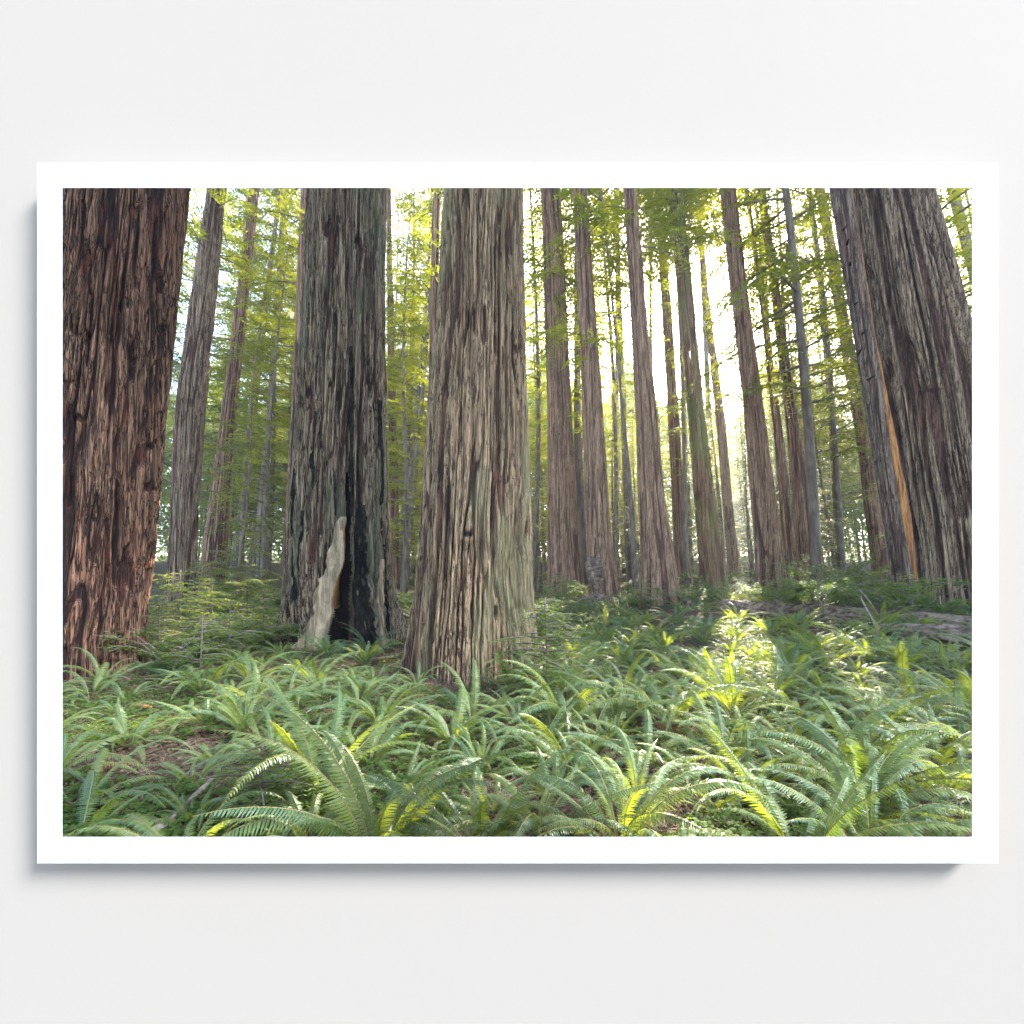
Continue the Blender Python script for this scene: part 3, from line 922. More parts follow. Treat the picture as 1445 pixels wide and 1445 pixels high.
def far_mass():
    g = Geo()
    rs = np.random.default_rng(5)
    n = 300000
    th = rs.uniform(-0.95, 0.95, n)
    d = rs.uniform(104, 128, n)
    x, y = np.tan(th) * d, d
    hmax = 30 + 22 * vnoise(th * 16, 0, 0, 8) - 4 * np.exp(-((np.tan(th) - 0.40) / 0.16) ** 2)
    z = terrain(x, y) + hmax * rs.random(n) ** 0.8
    dv = rs.normal(0, 1, (n, 3))
    dv /= np.linalg.norm(dv, axis=1, keepdims=True)
    sd = np.cross(dv, rs.normal(0, 1, (n, 3)))
    sd /= np.linalg.norm(sd, axis=1, keepdims=True)
    g.leaves(np.stack([x, y, z], -1), dv, sd, rs.uniform(0.6, 1.2, n), rs.uniform(0.35, 0.6, n))
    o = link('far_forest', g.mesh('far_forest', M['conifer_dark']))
    tag(o, 'blue-green far forest closing the view between the trunks', 'forest', kind='stuff')


far_mass()


# sprays growing from the big trunks themselves
def trunk_sprays(root, rows, d, n, py_rng, leaf, Lr, seed):
    rs = np.random.default_rng(seed)
    wood, fol = Geo(), Geo()
    rows = sorted(rows, key=lambda r: r[0])
    ys = [r[0] for r in rows]
    for _ in range(n):
        py = rs.uniform(*py_rng)
        xc = np.interp(py, ys, [(r[1] + r[2]) / 2 for r in rows])
        hw = np.interp(py, ys, [(r[2] - r[1]) / 2 for r in rows]) * d / FPX
        az = rs.uniform(0, 2 * math.pi)
        p0 = np.array([sx(xc, d) + hw * 0.9 * math.cos(az), hw * 0.9 * math.sin(az) + d, sz(py, d)]) - np.array(root.location)
        branch_geo(wood, fol, p0, az, rs.uniform(*Lr), rs.uniform(0, 0.25), rs.uniform(0.25, 0.6), leaf, rs, 0.2)
    v1, q1, t1 = fol.arrays()
    v2, q2, t2 = wood.arrays()
    me = mesh_from('crown', np.concatenate([v1, v2]), np.concatenate([q1, q2 + len(v1)]), t1, M['conifer'])
    me.materials.append(M['bark_thin'])
    mi = np.zeros(len(q1) + len(q2), np.int32)
    mi[len(q1):] = 1
    me.polygons.foreach_set('material_index', mi)
    link('crown', me, root)


SPR = [(0, 8, (265, 440)), (1, 18, (265, 520)), (2, 12, (265, 350)), (3, 18, (265, 370)), (4, 34, (265, 350)), (5, 18, (265, 380)), (6, 18, (265, 380)), (7, 9, (265, 480)),
       (8, 18, (265, 420)), (9, 8, (265, 420)), (10, 14, (265, 420)), (11, 14, (265, 460)), (12, 14, (265, 560)), (13, 16, (265, 520)), (14, 12, (265, 520)),
       (15, 26, (265, 500)), (16, 14, (265, 640)), (17, 18, (265, 680)), (18, 18, (265, 680)), (20, 12, (265, 560)), (21, 14, (265, 560))]
for (i, n, pr) in SPR:
    root, rows, d = MID_ROOTS[i]
    trunk_sprays(root, rows, d, n, pr, 0.20, (1.0, 2.8), 500 + i)


# ------------------------------------------------------------------ ferns
def frond(L_, a0, a1, npair, wmax, rs, curl=1.0, droop=0.3, fold=0.25, seg=14):
    """one frond arching along +X: rachis and lanceolate pinnae"""
    leaf, stem = Geo(), Geo()
    s = np.linspace(0, 1, seg)
    el = a0 + (a1 - a0) * s ** curl
    dx, dz = np.cos(el), np.sin(el)
    ds = L_ / (seg - 1)
    x = np.concatenate([[0], np.cumsum((dx[1:] + dx[:-1]) / 2) * ds])
    z = np.concatenate([[0], np.cumsum((dz[1:] + dz[:-1]) / 2) * ds])
    yb = rs.uniform(-0.10, 0.10) * L_ * s ** 2
    pts = np.stack([x, yb, z], -1)
    stem.tube(pts, np.linspace(0.0045, 0.0012, seg) * (0.6 + 0.5 * L_), 3, False)
    sv = np.linspace(0.13, 0.995, npair)
    P = np.stack([np.interp(sv, s, pts[:, a]) for a in range(3)], -1)
    ev = np.interp(sv, s, el)
    T = np.stack([np.cos(ev), np.zeros_like(ev), np.sin(ev)], -1)
    Nn = np.stack([-np.sin(ev), np.zeros_like(ev), np.cos(ev)], -1)
    u = (sv - 0.13) / 0.87
    w = wmax * np.minimum(1, (u / 0.22 + 0.45) * 0.85) * np.clip(1 - u ** 2.6, 0, 1) ** 0.8 + 0.004
    sp = L_ * 0.87 / npair
    for side in (-1, 1):
        lat = np.zeros_like(T)
        lat[:, 1] = side
        d = lat * 0.92 + T * (0.22 + 0.35 * u[:, None]) - Nn * (droop + rs.normal(0, 0.10, npair)[:, None])
        d /= np.linalg.norm(d, axis=1, keepdims=True)
        wd = T + Nn * rs.normal(0.0, 0.22, npair)[:, None] + Nn * 0.15
        wd -= d * (wd * d).sum(1, keepdims=True)
        wd /= np.linalg.norm(wd, axis=1, keepdims=True)
        Lp = w * rs.uniform(0.9, 1.08, npair)
        bw = np.minimum(sp * 0.80, Lp * 0.30 + 0.002)
        nn = np.cross(d, wd)
        b0, b1 = P - wd * bw[:, None] * 0.42, P + wd * bw[:, None] * 0.5
        m = P + d * Lp[:, None] * 0.5 + nn * 0.0
        m0, m1 = m - wd * bw[:, None] * 0.44, m + wd * bw[:, None] * 0.40
        tip = P + d * Lp[:, None] - Nn * (Lp * fold)[:, None] + T * (Lp * 0.12)[:, None]
        v = np.stack([b0, b1, m1, m0, tip], 1).reshape(-1, 3)
        k = np.arange(npair)[:, None] * 5
        leaf.add(v, k + np.array([[0, 1, 2, 3]]), k + np.array([[3, 2, 4]]))
    return leaf, stem


FRONDS = []
frs = np.random.default_rng(11)
for k in range(14):
    L_ = 1.0
    a0 = math.radians(frs.uniform(55, 86))
    a1 = math.radians(frs.uniform(-60, 12))
    lf, stm = frond(L_, a0, a1, 54, frs.uniform(0.058, 0.074), frs, frs.uniform(0.8, 1.6), frs.uniform(0.15, 0.45))
    v1, q1, t1 = lf.arrays()
    v2, q2, t2 = stm.arrays()
    n1 = len(v1)
    me = mesh_from('frond', np.concatenate([v1, v2]), np.concatenate([q1, q2 + n1]), t1, M['fern'])
    me.materials.append(M['rachis'])
    mi = np.zeros(len(q1) + len(q2) + len(t1), np.int32)
    mi[len(q1):len(q1) + len(q2)] = 1
    me.polygons.foreach_set('material_index', mi)
    FRONDS.append(me)
DEADF = []
for k in range(3):
    lf, stm = frond(1.0, math.radians(frs.uniform(10, 35)), math.radians(frs.uniform(-60, -30)), 30, 0.06, frs, 0.7, 0.9, 0.5)
    gg = Geo()
    gg.add_geo(lf)
    gg.add_geo(stm)
    DEADF.append(gg.mesh('dead_frond', M['fern_dead']))


def rotm(yaw, tilt, roll, s):
    q = Quaternion((0, 0, 1), yaw) @ Quaternion((0, 1, 0), tilt) @ Quaternion((1, 0, 0), roll)
    return np.array(q.to_matrix()) * s


# joined far ferns
FARF = []
for k in range(7):
    gl, gs_ = Geo(), Geo()
    nf = int(frs.integers(13, 20))
    for i in range(nf):
        lf, stm = frond(frs.uniform(0.75, 1.1), math.radians(frs.uniform(60, 85)), math.radians(frs.uniform(-55, 10)), 27, frs.uniform(0.058, 0.074), frs, frs.uniform(0.9, 1.5), 0.28, seg=9)
        R = rotm(2 * math.pi * i / nf + frs.uniform(-.25, .25), frs.uniform(-0.1, 0.28), frs.uniform(-.2, .2), 1)
        gl.add_geo(lf, R)
        gl.add_geo(stm, R)
    FARF.append(gl.mesh('fern', M['fern']))

FERN_G = {}


def near_fern(x, y, size, label, group, seed, nf=None, lean=(0, 0), dead=3, tilt=(-0.12, 0.30)):
    r = np.random.default_rng(seed)
    root = empty('sword_fern', (x, y, gz(x, y) - 0.01), label, 'fern', group, r.uniform(0, 6.28))
    nf = nf or int(r.integers(12, 23))
    tilt = (tilt[0] + r.uniform(-0.15, 0.12), tilt[1] + r.uniform(-0.1, 0.25))
    for i in range(nf):
        o = link('frond', FRONDS[int(r.integers(len(FRONDS)))], root)
        o.rotation_mode = 'QUATERNION'
        yaw = 2 * math.pi * i / nf + r.uniform(-.3, .3)
        o.rotation_quaternion = Quaternion((0, 0, 1), yaw) @ Quaternion((0, 1, 0), r.uniform(*tilt)) @ Quaternion((1, 0, 0), r.uniform(-.35, .35))
        s = size * r.uniform(0.6, 1.15)
        o.scale = (s, s * r.uniform(0.9, 1.15), s)
        o.location = (0.03 * math.cos(yaw), 0.03 * math.sin(yaw), 0)
    for i in range(dead):
        o = link('dead_frond', DEADF[int(r.integers(3))], root)
        o['label'] = 'withered brown frond hanging low'
        o.rotation_mode = 'QUATERNION'
        o.rotation_quaternion = Quaternion((0, 0, 1), r.uniform(0, 6.28)) @ Quaternion((0, 1, 0), r.uniform(-.1, .2))
        s = size * r.uniform(0.6, 0.95)
        o.scale = (s, s, s)
    return root


def far_fern(x, y, size, label, group, r):
    o = link('sword_fern', FARF[int(r.integers(len(FARF)))])
    o.location = (x, y, gz(x, y) - 0.02)
    o.rotation_euler = (r.uniform(-.12, .12), r.uniform(-.12, .12), r.uniform(0, 6.28))
    o.scale = (size, size, size * r.uniform(0.85, 1.1))
    tag(o, label, 'fern', group)


HERO = [  # px of base, depth, size, label
    (640, 4.9, 0.95, 'sunlit arching fern with white glinting fronds in front of the central redwood', 20, 2),
    (1335, 3.5, 0.98, 'tall upright yellow-green fern at the right edge above brown stems', 18, 4),
    (255, 2.65, 0.70, 'fern with one bright yellow-green backlit frond at bottom left', 9, 2),
    (1130, 2.55, 0.95, 'large blue-green fern spreading its fronds across the bottom right', 15, 1),
    (975, 2.35, 0.72, 'pale broad arching fern at the bottom edge right of middle', 12, 2),
    (1112, 7.6, 1.0, 'brightly backlit fern burst with golden centre in the right-hand bed', 20, 3),
    (700, 8.0, 0.72, 'small blue-green fern at the right foot of the central redwood', 8, 1),
    (812, 4.1, 0.95, 'tall upright fern in the sunlit middle, right of the arching one', 16, 3),
    (128, 7.0, 0.95, 'yellow-green fern at the foot of the massive left trunk', 10, 3),
    (345, 5.2, 1.05, 'tall shaded fern clump right of the left trunk over brown dead fronds', 18, 4),
    (455, 6.5, 0.9, 'blue-green fern in front of the burnt hollow', 15, 2),
    (520, 4.3, 0.8, 'low spreading fern left of the sunlit arching one', 13, 3),
    (110, 2.9, 0.85, 'dark green fern in the shaded bottom left corner', 12, 2),
    (900, 3.4, 0.9, 'fern with flat blue-green fronds in the lower middle of the right bed', 15, 2),
    (1050, 4.6, 0.95, 'upright green fern standing behind the large blue-green one', 15, 2),
    (680, 2.7, 0.8, 'grey-green fern reaching over the bottom edge in the middle', 12, 2),
    (1235, 4.8, 0.95, 'silvery arching fern left of the tall yellow-green one', 16, 2),
    (760, 2.95, 0.85, 'fern with drooping green fronds right of the grey-green one at the bottom', 13, 2),
    (590, 8.3, 0.6, 'small fern at the left foot of the central redwood', 8, 1),
    (1340, 2.3, 0.7, 'pale round-topped fern in the bottom right corner', 12, 2),
]
PLACED = []
for k, (px_, d, s, lab, nf, dd) in enumerate(HERO):
    x = sx(px_, d)
    near_fern(x, d, s, lab, None, 4000 + k, nf, dead=dd)
    PLACED.append((x, d))

TRUNKS = [(r.location.x, r.location.y, 1.6 if r.location.y < 15 else 1.0) for r in (o for o in COL.objects if o.name.startswith('redwood_tree'))]
rf = np.random.default_rng(99)


def zone(px_, d):
    if px_ > 760:
        if d < 4.2:
            return 'green fern in the dense near bed at the lower right', 'near right fern bed'
        if d < 8:
            return 'fern in the thick silvery bed spreading before the fallen log', 'middle right fern bed'
        return 'small distant fern in the bed in front of the straight redwoods', 'far right fern bed'
    if px_ > 560:
        return 'fern in the sunlit patch before the central redwood', 'central ferns'
    if d < 5:
        return 'fern on the brown littered ground at the lower left', 'lower left ferns'
    if d < 11:
        return 'blue-green fern between the left trunk and the hollow tree', 'left ferns'
    return 'small fern in the green undergrowth behind the left trunk', 'far left ferns'


spots = []
for _ in range(16000):
    y = 1.75 + 19 * rf.random() ** 1.15
    x = (rf.random() * 2 - 1) * (1.03 * y)
    px_ = CX + x / y * FPX
    dens = (1.0 if px_ > 690 else (0.42 if y < 5.5 else 0.75)) * (0.25 if vnoise(x * 0.55, y * 0.55, 0, 61) < 0.36 else 1)      # thinner on the left, dense on the right
    if 540 < px_ < 770 and y < 4.0:
        dens = 0.22
    if 520 < px_ < 600 and 8 < y < 13:
        dens = 0.05
    if px_ < 330 and y > 8.5:
        dens = 0.3
    if rf.random() > dens:
        continue
    if any((x - a) ** 2 + (y - b) ** 2 < (r * 1.08 + 0.2) ** 2 for a, b, r in TRUNKS):
        continue
    if x > 4.5 and y > 8 and abs((y - 14.2) + (x - 6.9) * 0.78) / 1.27 < 0.75:      # the fallen log lies here
        continue
    md = (0.40 + 0.024 * y) * (1.0 if px_ > 690 else 1.3) * rf.uniform(0.75, 1.35)
    if any((x - a) ** 2 + (y - b) ** 2 < md ** 2 for a, b in PLACED):
        continue
    PLACED.append((x, y))
    spots.append((y, x, px_))
spots.sort()
bed = Geo()
for i, (y, x, px_) in enumerate(spots):
    lab, grp = zone(px_, y)
    s = (0.45 + 0.72 * rf.random() ** 1.3) * (1.08 if px_ > 640 and 3 < y < 10 else 1.0)
    if y < 2.6:
        s = rf.uniform(0.40, 0.55)
    if i < 118:
        near_fern(x, y, s, lab, grp, 5000 + i, dead=int(rf.integers(4, 11)))
    elif i < 278:
        far_fern(x, y, s, lab, grp, rf)
    else:                                                        # the farthest ones merge into one bed
        me = FARF[int(rf.integers(len(FARF)))]
        n = len(me.vertices)
        co = np.empty(n * 3, np.float32)
        me.vertices.foreach_get('co', co)
        R = rotm(rf.uniform(0, 6.28), rf.uniform(-.12, .12), rf.uniform(-.12, .12), s)
        nq = sum(1 for p in me.polygons if len(p.vertices) == 4)
        li = np.empty(len(me.loops), np.int32)
        me.loops.foreach_get('vertex_index', li)
        bed.add(co.reshape(-1, 3) @ R.T + np.array([x, y, gz(x, y) - 0.02]), li[:nq * 4].reshape(-1, 4), li[nq * 4:].reshape(-1, 3))
if bed.n:
    tag(link('fern_bed', bed.mesh('fern_bed', M['fern'])), 'dense bed of small distant ferns reaching back to the trunks', 'fern bed', kind='stuff')
print('ferns', len(spots))


# ------------------------------------------------------------------ saplings and shrubs
def sapling(name, x, y, H, base, nb, Lm, leaf, seed, label, mat, lean=0.0, group=None):
    w, f = conifer(H, base, nb, Lm, leaf, seed, r0=0.006 * H + 0.006, droop=0.18, step=leaf * 1.1, power=0.45)
    root = empty(name, (x, y, gz(x, y)), label, 'sapling', group)
    link('stem', w.mesh('stem', M['bark_thin'], True), root)
    link('foliage', f.mesh('foliage', mat), root)
    return root


sapling('redwood_sapling', sx(770, 6.6), 6.6, 1.5, 0.35, 46, 0.95, 0.06, 31, 'sunlit sapling with flat tiers of pale sprays right of the central redwood', M['sapling'])
for k, (px_, d, H, lab) in enumerate([
        (225, 9.6, 1.3, 'pale sapling pressed close to the right side of the massive left trunk'),
        (325, 9.2, 1.3, 'light green sapling standing alone in front of the bushes left of the hollow tree'),
        (372, 10.8, 1.4, 'drooping sapling near the left foot of the hollow tree'),
        (278, 14.5, 2.1, 'taller sapling below the fluted pale redwood'),
        (340, 17.0, 2.3, 'taller sapling below the red footed redwood'),
        (255, 10.5, 1.9, 'feathery yellow-green sapling close behind the massive left trunk'),
        (300, 11.5, 1.7, 'spreading sapling with bare pale twigs midway between left trunk and hollow tree'),
        (350, 13.5, 2.0, 'green sapling just left of the hollow tree'),
        (285, 7.6, 1.2, 'low pale twiggy sapling right of the left trunk foot'),
        (790, 15.0, 1.7, 'shaded sapling at the foot of the straight brown redwood'),
        (740, 13.0, 1.4, 'dim sapling behind the right foot of the central redwood'),
        (905, 17.0, 1.3, 'bluish sapling before the stout double based redwood'),
        (370, 1 * 3.3, 0.55, 'small silvery seedling on the brown ground at the lower left')]):
    sapling('conifer_sapling', sx(px_, d), d, H, H * 0.2, 24, 0.55 * H + 0.15, 0.055 if d < 9 else 0.08, 40 + k, lab, M['shrub'] if k in (9, 10, 11) else M['sapling'])


def shrub(name, x, y, stems, Ls, leaf, seed, label, mat, cat='shrub', spread=1.0, group=None, zoff=0.0, az_rng=(0, 6.28), rise=(0.7, 1.3), nleaf=26):
    rs = np.random.default_rng(seed)
    wood, fol = Geo(), Geo()
    for i in range(stems):
        az = rs.uniform(*az_rng)
        Lb = rs.uniform(*Ls)
        t = np.linspace(0, 1, 9)
        ri = rs.uniform(*rise)
        wig = rs.normal(0, 0.04, (9, 3)) * Lb * t[:, None]
        pts = np.stack([math.cos(az) * Lb * spread * t ** 1.2, math.sin(az) * Lb * spread * t ** 1.2, Lb * (ri * t - 0.45 * ri * t ** 2)], -1) + wig
        wood.tube(pts, np.linspace(0.010, 0.003, 9), 4, False)
        for sub in range(5):
            t0 = rs.uniform(0.3, 1.0)
            p = np.array([np.interp(t0, t, pts[:, a]) for a in range(3)])
            a2 = az + rs.uniform(-1.4, 1.4)
            l2 = Lb * rs.uniform(0.15, 0.4)
            dvec = np.array([math.cos(a2), math.sin(a2), rs.uniform(-.15, .35)])
            p2 = p + dvec * l2
            wood.tube([p, (p + p2) / 2 + [0, 0, .02], p2], [0.004, 0.003, 0.002], 3, False)
            n = nleaf
            tt = rs.random(n)
            base = p + (p2 - p) * tt[:, None] + rs.normal(0, leaf * 0.35, (n, 3))
            ang = a2 + rs.uniform(-1.7, 1.7, n)
            d = np.stack([np.cos(ang), np.sin(ang), rs.uniform(-0.45, 0.15, n)], -1)
            d /= np.linalg.norm(d, axis=1, keepdims=True)
            sd = np.cross(d, np.array([0, 0, 1.0]) + rs.normal(0, 0.3, (n, 3)))
            sd /= np.linalg.norm(sd, axis=1, keepdims=True)
            ll = leaf * rs.uniform(0.6, 1.2, n)
            fol.leaves(base, d, sd, ll, ll * 0.62, 0.12, 0.5)
    root = empty(name, (x, y, gz(x, y) + zoff), label, cat, group)
    link('stem', wood.mesh('stem', M['dead_wood'], True), root)
    link('foliage', fol.mesh('foliage', mat), root)
    return root


for k, (px_, d, st, ls, lab) in enumerate([
        (1150, 13.4, 16, (0.9, 1.7), 'leafy bush with bright leaves behind the log, below the touching grey trunks'),
        (1225, 13.2, 18, (0.9, 1.6), 'leafy bush behind the middle of the log'),
        (1290, 12.2, 18, (0.8, 1.5), 'leafy bush with lit leaf tips before the huge leaning trunk'),
        (1195, 16.5, 18, (1.2, 2.2), 'taller bush deeper in, left of the huge leaning trunk'),
        (1240, 15.8, 14, (1.5, 2.6), 'yellow-green bush touching the fused younger stem')]):
    shrub('leafy_shrub', sx(px_, d), d, st + 6, (ls[0] * 1.1, ls[1] * 1.2), 0.105, 60 + k, lab, M['shrub'])
for k, (px_, d, lab) in enumerate([
        (232, 10.2, 'light green bush against the massive left trunk'), (262, 12.0, 'light green bush below the fluted pale redwood'), (292, 9.6, 'low light green bush in the opening right of the left trunk'),
        (312, 13.2, 'light green bush below the red footed redwood'), (338, 10.6, 'low spreading bush halfway from the left trunk to the hollow tree'), (362, 12.4, 'light green bush left of the hollow tree'),
        (385, 11.2, 'low bush touching the left side of the hollow tree'), (282, 15.5, 'dim bush deeper in below the fluted pale redwood'), (350, 16.0, 'dim bush deeper in left of the hollow tree'),
        (245, 9.0, 'small pale bush right of the massive left trunk foot'), (300, 11.2, 'pale bush in the middle of the opening left of the hollow tree'), (325, 11.8, 'pale bush behind the low spreading one'), (268, 13.8, 'pale bush in front of the fluted pale redwood foot'),
        (785, 16.5, 'bush at the foot of the straight brown redwood'), (815, 14.5, 'bush before the gap between the straight brown redwood and the burl tree'), (895, 17.2, 'bush at the foot of the burl tree'),
        (985, 18.0, 'bush at the foot of the moss coated slim redwood'), (868, 16.2, 'low bush before the burl tree')]):
    shrub('leafy_bush', sx(px_, d), d, 16, (0.6, 1.3), 0.075, 700 + k, lab, M['sapling'] if k < 13 else M['shrub'], cat='bush', nleaf=24)
UG = 'undergrowth bushes at the feet of the redwoods'
rsu = np.random.default_rng(15)
for k in range(60):
    d = rsu.uniform(16, 33)
    x = rsu.uniform(-1.0, 1.0) * d
    px_ = CX + x / d * FPX
    side = 'left' if px_ < 580 else 'right'
    o = shrub('undergrowth_bush', x, d, 10, (0.7, 1.5), 0.13, 200 + k,
              'green undergrowth bush at the feet of the far trunks ' + ('left of the central redwood' if px_ < 680 else 'right of the central redwood'),
              M['shrub'], group=UG, nleaf=16)

# ------------------------------------------------------------------ fallen log, dead branches
def log_mesh(name, pts, rad, mat, seed, n=40, amp=0.05):
    pts = np.asarray(pts, float)
    k = 120
    t = np.linspace(0, 1, len(pts))
    tt = np.linspace(0, 1, k)
    P = np.stack([np.interp(tt, t, pts[:, a]) for a in range(3)], -1)
    r = np.interp(tt, t, rad)
    tan = np.gradient(P, axis=0)
    tan /= np.linalg.norm(tan, axis=1, keepdims=True)
    a = np.cross(tan, [0, 0, 1.0])
    a /= np.linalg.norm(a, axis=1, keepdims=True)
    b = np.cross(tan, a)
    ang = np.arange(n) / n * 2 * math.pi
    T, A = np.meshgrid(tt * np.linalg.norm(pts[-1] - pts[0]), ang, indexing='ij')
    nn = vnoise(np.cos(A) * 2.5, np.sin(A) * 2.5, T * 1.2, seed) - 0.5 + 0.6 * (vnoise(np.cos(A) * 6, np.sin(A) * 6, T * 3, seed + 1) - 0.5)
    nn = nn + 0.9 * (vnoise(np.cos(A) * 9, np.sin(A) * 9, T * 0.5, seed + 2) - 0.5)
    R = r[:, None] * (1 + 0 * A) + amp * 2 * nn
    v = P[:, None] + R[..., None] * (np.cos(A)[..., None] * a[:, None] + np.sin(A)[..., None] * b[:, None])
    i, j = np.meshgrid(np.arange(k - 1), np.arange(n), indexing='ij')
    q_ = np.stack([i * n + j, i * n + (j + 1) % n, (i + 1) * n + (j + 1) % n, (i + 1) * n + j], -1).reshape(-1, 4)
    V_ = np.concatenate([v.reshape(-1, 3), P[:1], P[-1:]])
    jj = np.arange(n)
    tr = np.concatenate([np.stack([np.full(n, k * n), (jj + 1) % n, jj], -1), np.stack([np.full(n, k * n + 1), (k - 1) * n + jj, (k - 1) * n + (jj + 1) % n], -1)])
    return mesh_from(name, V_, q_, tr, mat, True)


def pt(px_, py_, d):
    return (sx(px_, d), d, sz(py_, d))


root = empty('fallen_log', pt(1210, 880, 12.4), 'long brown fallen log lying behind the right-hand fern bed', 'log')
lg = link('trunk', log_mesh('trunk', [pt(1020, 854, 15.0), pt(1060, 859, 14.2), pt(1130, 864, 13.3), pt(1220, 871, 12.3), pt(1300, 877, 11.5), pt(1420, 888, 10.6)],
                            [0.17, 0.2, 0.24, 0.25, 0.24, 0.2], M['log'], 81), root)
lg.location = -Vector(root.location)
for k, (a, b, c) in enumerate([(pt(1165, 868, 12.6), pt(1158, 850, 12.4), pt(1150, 838, 12.3)), (pt(1240, 872, 11.9), pt(1228, 850, 11.6), pt(1213, 832, 11.5)), (pt(1010 + 80, 860, 13.6), pt(1096, 848, 13.5), pt(1104, 838, 13.4))]):
    g = Geo()
    g.tube([a, b, c], [0.03, 0.022, 0.01], 6)
    o = link('dead_branch', g.mesh('dead_branch', M['dead_wood'], True), root)
    o.location = -Vector(root.location)
g_ = log_mesh('fallen_log', [pt(1232, 884, 11.0), pt(1280, 890, 10.6), pt(1330, 896, 10.2), pt(1400, 908, 9.8)], [0.08, 0.15, 0.17, 0.15], M['log'], 83, amp=0.05)
o = link('fallen_log', g_)
tag(o, 'short dark rotten log lying in front of the long log at right', 'log')
g = Geo()
g.tube([pt(1238, 905, 10.4), pt(1236, 884, 10.4), pt(1224, 862, 10.5), pt(1214, 842, 10.6)], [0.03, 0.028, 0.02, 0.01], 6)
tag(link('dead_branch', g.mesh('dead_branch', M['dead_wood'], True)), 'thin dark dead branch standing crooked before the long log', 'branch')

# lower-left stick with its bark debris
g = Geo()
g.tube([(sx(150, 2.55), 2.55, gz(sx(150, 2.55), 2.55) + 0.05), (sx(215, 2.9), 2.9, gz(sx(215, 2.9), 2.9) + 0.07), (sx(262, 3.3), 3.3, gz(sx(262, 3.3), 3.3) + 0.08),
        (sx(305, 3.75), 3.75, gz(sx(305, 3.75), 3.75) + 0.16)], [0.045, 0.035, 0.028, 0.014], 8)
tag(link('fallen_branch', g.mesh('fallen_branch', M['dead_wood'], True)), 'grey fallen branch lying aslant on the ground at bottom left', 'branch')
g = Geo()
g.tube([(sx(140, 2.6), 2.6, 0.02 + gz(sx(140, 2.6), 2.6)), (sx(170, 2.75), 2.75, .05 + gz(sx(170, 2.75), 2.75)), (sx(205, 2.7), 2.7, .04 + gz(sx(205, 2.7), 2.7))], [0.03, 0.025, 0.012], 7)
tag(link('fallen_branch', g.mesh('fallen_branch', M['dead_wood'], True)), 'short broken stick beside the grey fallen branch', 'branch')
g = Geo()
xw, yw = sx(200, 6.3), 6.3
g.tube([(xw - .14, yw, gz(xw, yw) + .05), (xw, yw - .02, gz(xw, yw) + .07), (xw + .15, yw - .02, gz(xw, yw) + .06)], [0.02, 0.045, 0.015], 6)
tag(link('wood_chip', g.mesh('wood_chip', M['red_wood'], True)), 'orange split piece of wood on the ground near the left trunk', 'wood')


rst = np.random.default_rng(21)
for k in range(26):
    yy = rst.uniform(2.3, 8.5)
    xx = rst.uniform(-0.95, 0.35 if k % 3 else 0.9) * yy
    if any((xx - a) ** 2 + (yy - b) ** 2 < (r + .3) ** 2 for a, b, r in TRUNKS):
        continue
    a_ = rst.uniform(0, 6.28)
    l_ = rst.uniform(0.25, 0.9)
    n_ = 7
    tt_ = np.linspace(-.5, .5, n_)
    px3 = xx + np.cos(a_) * l_ * tt_ + rst.normal(0, .012, n_)
    py3 = yy + np.sin(a_) * l_ * tt_ + rst.normal(0, .012, n_)
    pz3 = terrain(px3, py3) + 0.03 + 0.05 * rst.random(n_)
    g = Geo()
    r_ = rst.uniform(0.006, 0.016)
    g.tube(np.stack([px3, py3, pz3], -1), np.linspace(r_, r_ * 0.4, n_), 5)
    for q_ in range(2):
        i_ = int(rst.integers(2, 5))
        b_ = np.array([px3[i_], py3[i_], pz3[i_]])
        e_ = b_ + np.array([math.cos(a_ + 0.7), math.sin(a_ + 0.7), 0.25]) * l_ * 0.25
        g.tube([b_, (b_ + e_) / 2, e_], [r_ * .5, r_ * .4, r_ * .25], 4)
    tag(link('fallen_twig', g.mesh('fallen_twig', M['dead_wood'], True)), 'thin dry twig lying among the ferns and litter', 'twig', 'fallen twigs')


